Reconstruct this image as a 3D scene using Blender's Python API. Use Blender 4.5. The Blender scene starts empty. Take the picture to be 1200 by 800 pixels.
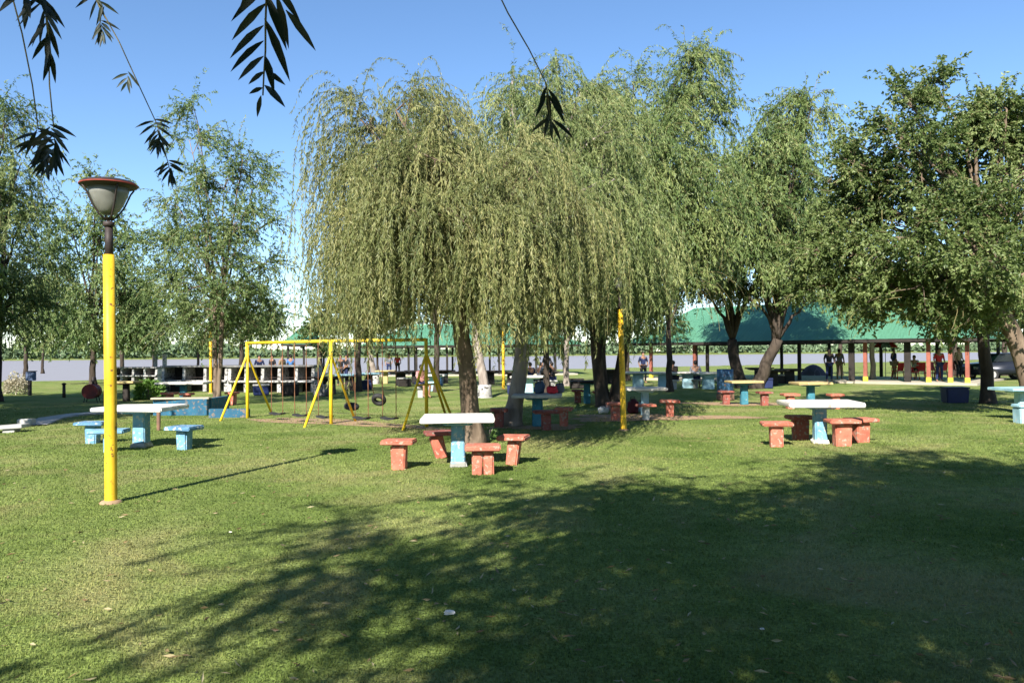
import bpy, bmesh, math, random
import numpy as np
from mathutils import Vector, Matrix, Euler
random.seed(7)
PI = math.pi
sc = bpy.context.scene
COL = sc.collection
R = math.radians

# ------------------------------------------------------------------ camera
EYE = 1.7
FPX = 920.0                     # focal length in pixels of the 1200 px wide photograph
PITCH = 0.82
ROLL = -0.5
camd = bpy.data.cameras.new('camera')
cam = bpy.data.objects.new('camera', camd); COL.objects.link(cam)
camd.sensor_width = 36.0; camd.lens = 36.0 * FPX / 1200.0
camd.clip_start = 0.05; camd.clip_end = 6000
CM = Matrix.Rotation(R(90 + PITCH), 4, 'X') @ Matrix.Rotation(R(ROLL), 4, 'Z')
cam.matrix_world = Matrix.Translation((0, 0, EYE)) @ CM
sc.camera = cam
CR = CM.to_3x3()

def ray(px, py):
    return CR @ Vector(((px - 600) / FPX, (400 - py) / FPX, -1.0))
def G(px, py, z=0.0):            # ground point seen at a place of the photograph
    d = ray(px, py); t = (z - EYE) / d.z
    return Vector((d.x * t, d.y * t, z))
def V(px, py, depth):
    d = ray(px, py); t = depth / d.y
    return Vector((d.x * t, depth, EYE + d.z * t))

# ------------------------------------------------------------------ materials
MATS = {}
def nt(name):
    m = bpy.data.materials.new(name); m.use_nodes = True
    n = m.node_tree.nodes; l = m.node_tree.links
    return m, n, l, n['Principled BSDF']
def ramp(n, stops):
    r = n.new('ShaderNodeValToRGB'); e = r.color_ramp.elements
    e[0].position, e[0].color = stops[0][0], (*stops[0][1], 1)
    e[1].position, e[1].color = stops[-1][0], (*stops[-1][1], 1)
    for p, c in stops[1:-1]:
        k = e.new(p); k.color = (*c, 1)
    return r
def worn(name, col, col2=None, scale=6.0, rough=0.8, bump=0.25, chip=None, chip_amt=0.62, metallic=0.0, thr=0.06):
    """paint or concrete with blotches, optional chips of another colour and a fine bump"""
    if name in MATS: return MATS[name]
    m, n, l, b = nt(name)
    col2 = col2 or tuple(c * 0.72 for c in col)
    tc = n.new('ShaderNodeTexCoord'); geo = n.new('ShaderNodeObjectInfo')
    off = n.new('ShaderNodeVectorMath'); off.operation = 'ADD'
    sc_ = n.new('ShaderNodeVectorMath'); sc_.operation = 'SCALE'; sc_.inputs[3].default_value = 1.0
    l.new(tc.outputs['Object'], off.inputs[0]); l.new(geo.outputs['Location'], off.inputs[1])
    no = n.new('ShaderNodeTexNoise'); no.inputs['Scale'].default_value = scale; no.inputs['Detail'].default_value = 6
    l.new(off.outputs[0], no.inputs['Vector'])
    r = ramp(n, [(0.32, col2), (0.68, col)]); l.new(no.outputs['Fac'], r.inputs['Fac'])
    out = r.outputs['Color']
    if chip:
        n2 = n.new('ShaderNodeTexNoise'); n2.inputs['Scale'].default_value = scale * 3.1; n2.inputs['Detail'].default_value = 8
        l.new(off.outputs[0], n2.inputs['Vector'])
        r2 = ramp(n, [(chip_amt, (0, 0, 0)), (chip_amt + thr, (1, 1, 1))]); l.new(n2.outputs['Fac'], r2.inputs['Fac'])
        mx = n.new('ShaderNodeMixRGB'); mx.inputs['Color2'].default_value = (*chip, 1)
        l.new(r2.outputs['Color'], mx.inputs['Fac']); l.new(out, mx.inputs['Color1']); out = mx.outputs['Color']
    l.new(out, b.inputs['Base Color'])
    b.inputs['Roughness'].default_value = rough; b.inputs['Metallic'].default_value = metallic
    b.inputs['Specular IOR Level'].default_value = 0.3
    if bump:
        n3 = n.new('ShaderNodeTexNoise'); n3.inputs['Scale'].default_value = scale * 6; n3.inputs['Detail'].default_value = 4
        l.new(off.outputs[0], n3.inputs['Vector'])
        bp = n.new('ShaderNodeBump'); bp.inputs['Strength'].default_value = bump; bp.inputs['Distance'].default_value = 0.02
        l.new(n3.outputs['Fac'], bp.inputs['Height']); l.new(bp.outputs['Normal'], b.inputs['Normal'])
    MATS[name] = m; return m

def leafmat(name, c1, c2, c3, trans=0.35):
    if name in MATS: return MATS[name]
    m, n, l, b = nt(name)
    at = n.new('ShaderNodeAttribute'); at.attribute_name = 'tint'
    tc = n.new('ShaderNodeTexCoord')
    no = n.new('ShaderNodeTexNoise'); no.inputs['Scale'].default_value = 0.9; no.inputs['Detail'].default_value = 3
    l.new(tc.outputs['Object'], no.inputs['Vector'])
    ad = n.new('ShaderNodeMath'); ad.operation = 'MULTIPLY_ADD'; ad.inputs[1].default_value = 0.55; ad.inputs[2].default_value = -0.02
    l.new(at.outputs['Fac'], ad.inputs[0])
    a2 = n.new('ShaderNodeMath'); a2.operation = 'MULTIPLY_ADD'; a2.inputs[1].default_value = 0.5
    l.new(no.outputs['Fac'], a2.inputs[0]); l.new(ad.outputs[0], a2.inputs[2])
    r = ramp(n, [(0.15, c1), (0.5, c2), (0.85, c3)]); l.new(a2.outputs[0], r.inputs['Fac'])
    l.new(r.outputs['Color'], b.inputs['Base Color'])
    b.inputs['Roughness'].default_value = 0.5; b.inputs['Specular IOR Level'].default_value = 0.35
    tr = n.new('ShaderNodeBsdfTranslucent')
    hs = n.new('ShaderNodeHueSaturation'); hs.inputs['Saturation'].default_value = 1.15; hs.inputs['Value'].default_value = 1.2
    l.new(r.outputs['Color'], hs.inputs['Color']); l.new(hs.outputs[0], tr.inputs['Color'])
    mx = n.new('ShaderNodeMixShader'); mx.inputs[0].default_value = trans
    l.new(b.outputs[0], mx.inputs[1]); l.new(tr.outputs[0], mx.inputs[2])
    l.new(mx.outputs[0], n['Material Output'].inputs['Surface'])
    MATS[name] = m; return m

def barkmat(name, c1, c2, scale=5.0):
    if name in MATS: return MATS[name]
    m, n, l, b = nt(name)
    tc = n.new('ShaderNodeTexCoord'); mp = n.new('ShaderNodeMapping'); mp.inputs['Scale'].default_value = (1, 1, 0.35)
    l.new(tc.outputs['Object'], mp.inputs[0])
    vo = n.new('ShaderNodeTexVoronoi'); vo.inputs['Scale'].default_value = scale * 3; l.new(mp.outputs[0], vo.inputs['Vector'])
    no = n.new('ShaderNodeTexNoise'); no.inputs['Scale'].default_value = scale; no.inputs['Detail'].default_value = 8; no.inputs['Distortion'].default_value = 1
    l.new(mp.outputs[0], no.inputs['Vector'])
    r = ramp(n, [(0.3, c1), (0.7, c2)]); l.new(no.outputs['Fac'], r.inputs['Fac'])
    l.new(r.outputs['Color'], b.inputs['Base Color']); b.inputs['Roughness'].default_value = 0.95
    b.inputs['Specular IOR Level'].default_value = 0.1
    bp = n.new('ShaderNodeBump'); bp.inputs['Strength'].default_value = 0.9; bp.inputs['Distance'].default_value = 0.05
    mm = n.new('ShaderNodeMath'); mm.operation = 'MULTIPLY'; l.new(vo.outputs['Distance'], mm.inputs[0]); l.new(no.outputs['Fac'], mm.inputs[1])
    l.new(mm.outputs[0], bp.inputs['Height']); l.new(bp.outputs['Normal'], b.inputs['Normal'])
    MATS[name] = m; return m

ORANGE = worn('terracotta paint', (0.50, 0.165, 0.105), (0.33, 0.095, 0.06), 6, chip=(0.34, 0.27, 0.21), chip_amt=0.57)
ORANGE_SHADE = worn('shaded terracotta paint', (0.27, 0.08, 0.06), (0.17, 0.05, 0.04), 6, chip=(0.22, 0.18, 0.15), chip_amt=0.57)  # darkened copy of the terracotta, with shade put into the colour
BLUE = worn('sky blue paint', (0.17, 0.34, 0.46), (0.11, 0.24, 0.35), 6, chip=(0.42, 0.43, 0.40), chip_amt=0.57)
BLUE2 = worn('bench blue paint', (0.11, 0.24, 0.38), (0.08, 0.18, 0.29), 6, chip=(0.45, 0.48, 0.46), chip_amt=0.56)
TEAL = worn('teal blue paint', (0.05, 0.20, 0.26), (0.03, 0.13, 0.18), 5, chip=(0.3, 0.3, 0.27), chip_amt=0.64)
PALEBLUE = worn('pale blue paint', (0.33, 0.52, 0.58), (0.24, 0.40, 0.46), 4, chip=(0.45, 0.45, 0.42), chip_amt=0.62)
WHITE = worn('white table paint', (0.74, 0.71, 0.65), (0.52, 0.49, 0.43), 4, chip=(0.36, 0.33, 0.28), chip_amt=0.60)
GREYTOP = worn('grey table concrete', (0.50, 0.49, 0.46), (0.34, 0.33, 0.31), 4)
YELTOP = worn('yellow table paint', (0.46, 0.36, 0.15), (0.33, 0.26, 0.13), 4, chip=(0.4, 0.36, 0.28))
CONC = worn('grey concrete', (0.42, 0.41, 0.39), (0.30, 0.29, 0.27), 3)
GREYD = worn('blotched dark concrete', (0.22, 0.215, 0.21), (0.08, 0.078, 0.075), 2.5)  # dark grey with darker blotches
SANDC = worn('pale floor concrete', (0.42, 0.37, 0.29), (0.32, 0.28, 0.22), 1.2)
YELLOW = worn('yellow pole paint', (0.68, 0.43, 0.022), (0.56, 0.33, 0.016), 5, rough=0.5, bump=0.12, chip=(0.17, 0.09, 0.03), chip_amt=0.605)
YELLOW2 = worn('yellow swing paint', (0.80, 0.56, 0.03), (0.68, 0.45, 0.02), 5, rough=0.5, bump=0.1, chip=(0.30, 0.12, 0.04), chip_amt=0.66)
BLACKM = worn('black pipe paint', (0.022, 0.018, 0.018), (0.05, 0.035, 0.03), 8, rough=0.6, bump=0.1)
REDM = worn('faded red rim paint', (0.30, 0.05, 0.032), (0.16, 0.035, 0.028), 12, rough=0.6, bump=0.1)
RUBBER = worn('black rubber', (0.018, 0.018, 0.02), (0.03, 0.03, 0.03), 10, rough=0.75)
CHAIN = worn('rusty chain steel', (0.22, 0.09, 0.04), (0.14, 0.07, 0.04), 20, rough=0.7)
WMAS = worn('shade toned whitewash', (0.46, 0.45, 0.43), (0.24, 0.23, 0.22), 3, chip=(0.07, 0.065, 0.06), chip_amt=0.54)  # lowered whites and extra soot blotches paint in partial shade
SOOT_SHADE = worn('soot and shade black', (0.012, 0.011, 0.011), (0.03, 0.027, 0.025), 4)  # fireplace soot; also painted shade on far table legs
POSTR = worn('brick red post paint', (0.30, 0.10, 0.07), (0.22, 0.07, 0.05), 4)
POSTD = worn('dark timber and shade', (0.035, 0.028, 0.024), (0.02, 0.017, 0.015), 4)  # timber posts; also painted shade on dark tabletops
POSTY = worn('yellow post foot paint', (0.75, 0.60, 0.06), None, 4)
BLUEWALL = worn('pool blue wall paint', (0.022, 0.115, 0.19), (0.02, 0.07, 0.12), 3.5, chip=(0.16, 0.13, 0.11), chip_amt=0.57)
WOODB = worn('weathered brown wood', (0.20, 0.11, 0.07), (0.12, 0.07, 0.05), 6)
NAVY = worn('dark blue plastic', (0.012, 0.022, 0.085), None, 4, rough=0.5)
DRUMB = worn('blue drum paint', (0.05, 0.13, 0.24), None, 4, rough=0.5, chip=(0.2, 0.1, 0.05))
DRED = worn('rusty dark red steel', (0.20, 0.025, 0.02), (0.09, 0.02, 0.02), 5, rough=0.6)
REDP = worn('red plastic', (0.52, 0.02, 0.015), None, 4, rough=0.4, bump=0)
GLASSV = worn('car glass', (0.02, 0.025, 0.03), None, 4, rough=0.1, bump=0)

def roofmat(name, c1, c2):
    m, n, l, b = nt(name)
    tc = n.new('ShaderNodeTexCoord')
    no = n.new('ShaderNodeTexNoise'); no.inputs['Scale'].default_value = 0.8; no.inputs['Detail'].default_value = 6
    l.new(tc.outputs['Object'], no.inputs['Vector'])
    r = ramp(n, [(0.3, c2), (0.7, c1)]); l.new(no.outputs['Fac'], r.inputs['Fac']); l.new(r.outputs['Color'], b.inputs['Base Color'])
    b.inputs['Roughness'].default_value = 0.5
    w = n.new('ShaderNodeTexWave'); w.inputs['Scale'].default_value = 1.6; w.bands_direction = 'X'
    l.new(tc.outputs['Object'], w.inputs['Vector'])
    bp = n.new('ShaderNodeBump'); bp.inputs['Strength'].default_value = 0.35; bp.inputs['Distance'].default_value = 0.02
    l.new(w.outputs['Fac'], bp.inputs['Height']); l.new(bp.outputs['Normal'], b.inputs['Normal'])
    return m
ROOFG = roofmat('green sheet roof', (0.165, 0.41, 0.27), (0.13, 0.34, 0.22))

# ------------------------------------------------------------------ mesh helpers
def link(name, me, mat=None, parent=None):
    o = bpy.data.objects.new(name, me); COL.objects.link(o)
    if mat is not None:
        for m in (mat if isinstance(mat, (list, tuple)) else [mat]): me.materials.append(m)
    if parent is not None: o.parent = parent
    return o
def obj(name, bm, mat, parent=None, smooth=False):
    me = bpy.data.meshes.new(name); bm.to_mesh(me); bm.free()
    if smooth:
        for p in me.polygons: p.use_smooth = True
    return link(name, me, mat, parent)
def tag(o, label=None, cat=None, group=None, kind=None):
    if label: o['label'] = label
    if cat: o['category'] = cat
    if group: o['group'] = group
    if kind: o['kind'] = kind
    return o
def thing(name, label, cat, loc=(0, 0, 0), rz=0, group=None):
    o = bpy.data.objects.new(name, None); COL.objects.link(o); o.empty_display_size = 0.2
    o.location = loc; o.rotation_euler = (0, 0, rz)
    return tag(o, label, cat, group)
def copy_tree(o, parent=None):
    c = o.copy(); COL.objects.link(c); c.parent = parent
    for ch in list(o.children): copy_tree(ch, c)
    return c
def B(): return bmesh.new()
def box(bm, c, s, rot=None, bev=0.0, jit=0.0, taper=1.0):
    t = bmesh.new(); bmesh.ops.create_cube(t, size=1)
    for v in t.verts:
        k = taper if v.co.z > 0 else 1.0
        v.co = Vector((v.co.x * s[0] * k, v.co.y * s[1] * k, v.co.z * s[2]))
    if bev: bmesh.ops.bevel(t, geom=list(t.edges), offset=bev, segments=2, affect='EDGES')
    if jit:
        for v in t.verts: v.co += Vector([random.uniform(-jit, jit) for _ in range(3)])
    M = Matrix.Translation(c) @ (rot.to_matrix().to_4x4() if rot is not None else Matrix())
    merge(bm, t, M)
def merge(bm, t, M=Matrix()):
    vm = {v: bm.verts.new(M @ v.co) for v in t.verts}
    for f in t.faces:
        try: bm.faces.new([vm[v] for v in f.verts]).smooth = f.smooth
        except ValueError: pass
    t.free()
def tube(bm, pts, rads, seg=8, cap=True):
    """tapering tube through points"""
    pts = [Vector(p) for p in pts]
    if not isinstance(rads, (list, tuple)): rads = [rads] * len(pts)
    rings = []; up = None
    for i, p in enumerate(pts):
        d = (pts[min(i + 1, len(pts) - 1)] - pts[max(i - 1, 0)]).normalized()
        if up is None: up = d.orthogonal().normalized()
        up = (up - d * up.dot(d)).normalized(); s = d.cross(up)
        rings.append([bm.verts.new(p + (up * math.cos(2 * PI * k / seg) + s * math.sin(2 * PI * k / seg)) * rads[i]) for k in range(seg)])
    for a, b in zip(rings, rings[1:]):
        for k in range(seg):
            f = bm.faces.new((a[k], a[(k + 1) % seg], b[(k + 1) % seg], b[k])); f.smooth = True
    if cap:
        bm.faces.new(rings[0][::-1]); bm.faces.new(rings[-1])
def lathe(bm, prof, seg=24, c=(0, 0, 0), sx=1.0, sy=1.0):
    c = Vector(c); rings = []
    for r, z in prof:
        rings.append([bm.verts.new(c + Vector((max(r, 1e-4) * math.cos(2 * PI * k / seg) * sx, max(r, 1e-4) * math.sin(2 * PI * k / seg) * sy, z))) for k in range(seg)])
    for a, b in zip(rings, rings[1:]):
        for k in range(seg):
            f = bm.faces.new((a[k], a[(k + 1) % seg], b[(k + 1) % seg], b[k])); f.smooth = True
def prism(bm, pts, depth, M=Matrix()):
    """outline in x,z extruded along y"""
    a = [bm.verts.new(M @ Vector((x, -depth / 2, z))) for x, z in pts]
    b = [bm.verts.new(M @ Vector((x, depth / 2, z))) for x, z in pts]
    bm.faces.new(a); bm.faces.new(b[::-1])
    for i in range(len(pts)):
        j = (i + 1) % len(pts); bm.faces.new((a[j], a[i], b[i], b[j]))
def np_mesh(name, verts, quads, mats, matidx=None, tint=None, parent=None, smooth=False):
    me = bpy.data.meshes.new(name); k = quads.shape[1]
    me.vertices.add(len(verts)); me.vertices.foreach_set('co', verts.astype(np.float32).ravel())
    me.loops.add(quads.size); me.loops.foreach_set('vertex_index', quads.astype(np.int32).ravel())
    me.polygons.add(len(quads)); me.polygons.foreach_set('loop_start', (np.arange(len(quads)) * k).astype(np.int32))
    if matidx is not None: me.polygons.foreach_set('material_index', matidx.astype(np.int32))
    me.polygons.foreach_set('use_smooth', np.full(len(quads), smooth))
    me.update(calc_edges=True)
    if tint is not None:
        a = me.attributes.new('tint', 'FLOAT', 'FACE'); a.data.foreach_set('value', tint.astype(np.float32))
    return link(name, me, mats, parent)

# ------------------------------------------------------------------ world, sun
SUN_AZ = 18.5      # the sun stands behind the camera, this many degrees to the left of straight back
SUN_EL = 36.0
w = bpy.data.worlds.new('World'); sc.world = w; w.use_nodes = True
wn = w.node_tree.nodes; wl = w.node_tree.links
sky = wn.new('ShaderNodeTexSky'); sky.sky_type = 'NISHITA'; sky.sun_disc = False
sky.sun_elevation = R(SUN_EL); sky.sun_rotation = R(180 + SUN_AZ)
sky.air_density = 1.0; sky.dust_density = 0.0; sky.ozone_density = 3.0; sky.altitude = 1200
hsv = wn.new('ShaderNodeHueSaturation'); hsv.inputs['Saturation'].default_value = 1.08
wl.new(sky.outputs[0], hsv.inputs['Color']); wl.new(hsv.outputs[0], wn['Background'].inputs['Color']); wn['Background'].inputs['Strength'].default_value = 0.088
sd = bpy.data.lights.new('sun', 'SUN'); so = bpy.data.objects.new('sun', sd); COL.objects.link(so)
sd.energy = 5.0; sd.angle = R(0.5); sd.color = (1.0, 0.95, 0.86)
sunvec = Vector((-math.sin(R(SUN_AZ)) * math.cos(R(SUN_EL)), -math.cos(R(SUN_AZ)) * math.cos(R(SUN_EL)), math.sin(R(SUN_EL))))
so.rotation_euler = sunvec.to_track_quat('Z', 'Y').to_euler()
sc.view_settings.view_transform = 'Standard'; sc.view_settings.look = 'None'
sc.view_settings.gamma = 1.0; sc.view_settings.use_curve_mapping = False
sc.view_settings.exposure = 1.30

# ------------------------------------------------------------------ ground, water, far bank
def bank(x): return min(max(57 + (x + 35) * 0.62, 46), 140)
def ground_z(x, y):
    z = 0.035 * math.sin(x * 0.35 + 1.3) * math.sin(y * 0.28) + 0.02 * math.sin(x * 0.9 + y * 0.6)
    z *= min(1.0, max(0.0, (y - 9.8) / 4.0)) * 0.6
    e = y - bank(x)
    if e > -2: z -= min((e + 2) * 0.28, 3.2)
    if y > 640: z = -3.2 + min((y - 640) * 0.05, 5.2)
    return z
ys = list(np.linspace(-60, 0, 13)) + list(np.arange(1, 30, 0.5)) + list(np.arange(30, 160, 2)) + list(np.arange(160, 640, 60)) + [640, 680, 720, 760, 900, 1300, 2500, 4500]
xs = [-4000, -1500, -700, -350, -180, -110] + list(np.arange(-75, -20, 5)) + list(np.arange(-20, 30, 0.5)) + list(np.arange(30, 90, 5)) + [110, 180, 350, 700, 1500, 4000]
gv = np.array([(x, y, ground_z(x, y)) for y in ys for x in xs]); nx = len(xs)
gi = np.array([(j * nx + i, j * nx + i + 1, (j + 1) * nx + i + 1, (j + 1) * nx + i) for j in range(len(ys) - 1) for i in range(nx - 1)])
def lawnmat(nm='lawn', blades=False):
    m, n, l, b = nt(nm)
    tc = n.new('ShaderNodeTexCoord'); P = tc.outputs['Object']
    def noise(s, d, dist=0.0):
        k = n.new('ShaderNodeTexNoise'); k.inputs['Scale'].default_value = s; k.inputs['Detail'].default_value = d; k.inputs['Distortion'].default_value = dist
        l.new(P, k.inputs['Vector']); return k.outputs['Fac']
    def mix(f, a, c, t='MIX'):
        k = n.new('ShaderNodeMixRGB'); k.blend_type = t
        if isinstance(f, float): k.inputs[0].default_value = f
        else: l.new(f, k.inputs[0])
        for s, q in ((1, a), (2, c)):
            if isinstance(q, tuple): k.inputs[s].default_value = (*q, 1)
            else: l.new(q, k.inputs[s])
        return k.outputs[0]
    def rp(f, stops): r = ramp(n, stops); l.new(f, r.inputs[0]); return r.outputs[0]
    base = rp(noise(0.5, 6, 0.4), [(0.3, LAWN[0]), (0.52, LAWN[1]), (0.75, LAWN[2])])
    fine = rp(noise(38, 5), [(0.25, (0.55, 0.55, 0.55)), (0.75, (1.45, 1.45, 1.3))])
    base = mix(1.0, base, fine, 'MULTIPLY')
    mid = rp(noise(5.5, 6), [(0.3, (0.78, 0.8, 0.8)), (0.7, (1.2, 1.16, 1.15))])
    base = mix(1.0, base, mid, 'MULTIPLY')
    dry = rp(noise(0.55, 9, 0.9), [(0.50, (0, 0, 0)), (0.66, (1, 1, 1))])
    sp = n.new('ShaderNodeSeparateColor'); l.new(dry, sp.inputs[0])
    dm = n.new('ShaderNodeMath'); dm.operation = 'MULTIPLY'; dm.inputs[1].default_value = 0.45; l.new(sp.outputs[0], dm.inputs[0])
    base = mix(dm.outputs[0], base, (0.29, 0.245, 0.12))
    if blades:
        at = n.new('ShaderNodeAttribute'); at.attribute_name = 'tint'
        base = mix(1.0, base, rp(at.outputs['Fac'], [(0.0, (0.72, 0.76, 0.75)), (0.5, (1.0, 1.02, 0.9)), (1.0, (1.5, 1.35, 1.5))]), 'MULTIPLY')
        tr = n.new('ShaderNodeBsdfTranslucent'); l.new(base, tr.inputs['Color']); ms = n.new('ShaderNodeMixShader'); ms.inputs[0].default_value = 0.3
        l.new(b.outputs[0], ms.inputs[1]); l.new(tr.outputs[0], ms.inputs[2]); l.new(ms.outputs[0], n['Material Output'].inputs['Surface'])
    l.new(base, b.inputs['Base Color']); b.inputs['Roughness'].default_value = 0.95; b.inputs['Specular IOR Level'].default_value = 0.05
    if blades: return m
    bp = n.new('ShaderNodeBump'); bp.inputs['Strength'].default_value = 0.9; bp.inputs['Distance'].default_value = 0.05
    l.new(noise(26, 6), bp.inputs['Height']); l.new(bp.outputs[0], b.inputs['Normal'])
    return m
LAWN = [(0.105, 0.155, 0.040), (0.162, 0.210, 0.064), (0.235, 0.256, 0.105)]
LAWNM = lawnmat()
g = np_mesh('ground', gv, gi, LAWNM, smooth=True); tag(g, kind='structure')

m, n, l, b = nt('river water')
b.inputs['Base Color'].default_value = (0.24, 0.21, 0.20, 1); b.inputs['Specular IOR Level'].default_value = 0.3; b.inputs['Roughness'].default_value = 0.4; b.inputs['IOR'].default_value = 1.33
tc = n.new('ShaderNodeTexCoord'); mp = n.new('ShaderNodeMapping'); mp.inputs['Scale'].default_value = (0.4, 1, 1); l.new(tc.outputs['Object'], mp.inputs[0])
no = n.new('ShaderNodeTexNoise'); no.inputs['Scale'].default_value = 0.8; no.inputs['Detail'].default_value = 5; l.new(mp.outputs[0], no.inputs['Vector'])
bp = n.new('ShaderNodeBump'); bp.inputs['Strength'].default_value = 0.5; bp.inputs['Distance'].default_value = 0.3
l.new(no.outputs['Fac'], bp.inputs['Height']); l.new(bp.outputs[0], b.inputs['Normal'])
wv = np.array([(-3000, 40, -1.4), (3000, 40, -1.4), (3000, 900, -1.4), (-3000, 900, -1.4)], float)
water = np_mesh('river_water', wv, np.array([[0, 1, 2, 3]]), m); tag(water, kind='structure')

# sandy worn earth under the swings, flat sheet just above the lawn
EARTH = worn('bare sandy earth', (0.34, 0.22, 0.13), (0.25, 0.17, 0.10), 3)

rng = np.random.default_rng(11)
def unit(v): return v / np.maximum(np.linalg.norm(v, axis=-1, keepdims=True), 1e-9)

def leaf_quads(pos, dirv, L, W, rng, flat=0.25):
    """one folded rhombus per leaf: base, side, tip, side"""
    n = len(pos)
    rnd = unit(rng.normal(size=(n, 3))); side = unit(np.cross(dirv, rnd))
    nor = np.cross(dirv, side)
    Ls = L * rng.uniform(0.65, 1.25, n)[:, None]; Ws = W * rng.uniform(0.7, 1.2, n)[:, None]
    mid = pos + dirv * Ls * 0.45 + nor * Ws * flat
    v = np.stack([pos, mid + side * Ws * 0.5, pos + dirv * Ls, mid - side * Ws * 0.5], axis=1)
    return v.reshape(-1, 3)

# far bank woods: a long low mass of leafy clumps
fn = 22000
fx = rng.uniform(-900, 1000, fn); fy = rng.uniform(690, 760, fn)
hh = 7.0 + 3.5 * np.sin(fx * 0.013) + 2.5 * np.sin(fx * 0.041 + 1) + rng.normal(0, 1.2, fn)
fz = 0.3 + rng.random(fn) ** 0.8 * hh
P0 = np.stack([fx, fy, fz], 1)
fv = leaf_quads(P0, unit(rng.normal(size=(fn, 3))), 5.0, 4.0, rng, 0.4)
FARM = worn('far bank foliage', (0.12, 0.17, 0.09), (0.085, 0.13, 0.065), 0.05, bump=0)
fb = np_mesh('far_bank_woods', fv, np.arange(len(fv)).reshape(-1, 4), FARM)
tag(fb, 'pale green line of woods along the far river bank', 'woods', kind='stuff')

# ------------------------------------------------------------------ grass blades of the lawn near the camera
def grass():
    N = 520000
    u = rng.random(N); d = 3.2 * (27.0 / 3.2) ** (u ** 1.05); d = d[rng.random(N) < np.clip((27.5 - d) / 14.0, 0, 1)]; N = len(d)
    xx = rng.uniform(-0.80, 0.80, N) * (d + 1.0)
    Lh = (0.016 + 0.020 * rng.random(N)) * (0.75 + 0.03 * d)
    ang = rng.uniform(0, 2 * PI, N); tilt = rng.uniform(0.2, 1.1, N)
    wd = 0.0020 + 0.00048 * d
    base = np.stack([xx, d, np.zeros(N)], 1)
    gz = 0.035 * np.sin(xx * 0.35 + 1.3) * np.sin(d * 0.28) + 0.02 * np.sin(xx * 0.9 + d * 0.6)
    base[:, 2] = gz * np.clip((d - 9.8) / 4, 0, 1) * 0.6 - 0.003
    dx, dy = np.cos(ang), np.sin(ang)
    tip = base + np.stack([dx * np.sin(tilt), dy * np.sin(tilt), np.cos(tilt)], 1) * Lh[:, None]
    a2 = ang + PI / 2 + rng.normal(0, 0.4, N)
    s = np.stack([np.cos(a2), np.sin(a2), np.zeros(N)], 1) * wd[:, None]
    v = np.stack([base - s, base + s, tip], 1).reshape(-1, 3)
    t = np.clip(0.5 + 0.28 * np.sin(xx * 1.1 + 2) * np.sin(d * 0.9) + 0.2 * rng.normal(size=N), 0, 1)
    m = lawnmat('grass blade', True)
    o = np_mesh('grass', v, np.arange(len(v)).reshape(-1, 3), m, tint=t)
    tag(o, 'short mown grass of the lawn near the camera', 'grass', kind='stuff')
grass()
nl_ = 700
lp = np.stack([rng.uniform(-.68, .68, nl_), rng.uniform(0, 1, nl_), np.full(nl_, .022)], 1); lp[:, 1] = 3.6 * (16 / 3.6) ** lp[:, 1]; lp[:, 0] *= lp[:, 1]
ld_ = rng.normal(size=(nl_, 3)); ld_[:, 2] *= .15
lv_ = leaf_quads(lp, unit(ld_), .075, .018, rng)
tag(np_mesh('fallen_leaves', lv_, np.arange(len(lv_)).reshape(-1, 4), leafmat('dead leaf', (.10, .06, .03), (.22, .16, .07), (.38, .34, .2), .1), tint=rng.random(nl_)), 'scattered dry fallen willow leaves on the foreground lawn', 'fallen leaves', kind='stuff')

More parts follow.
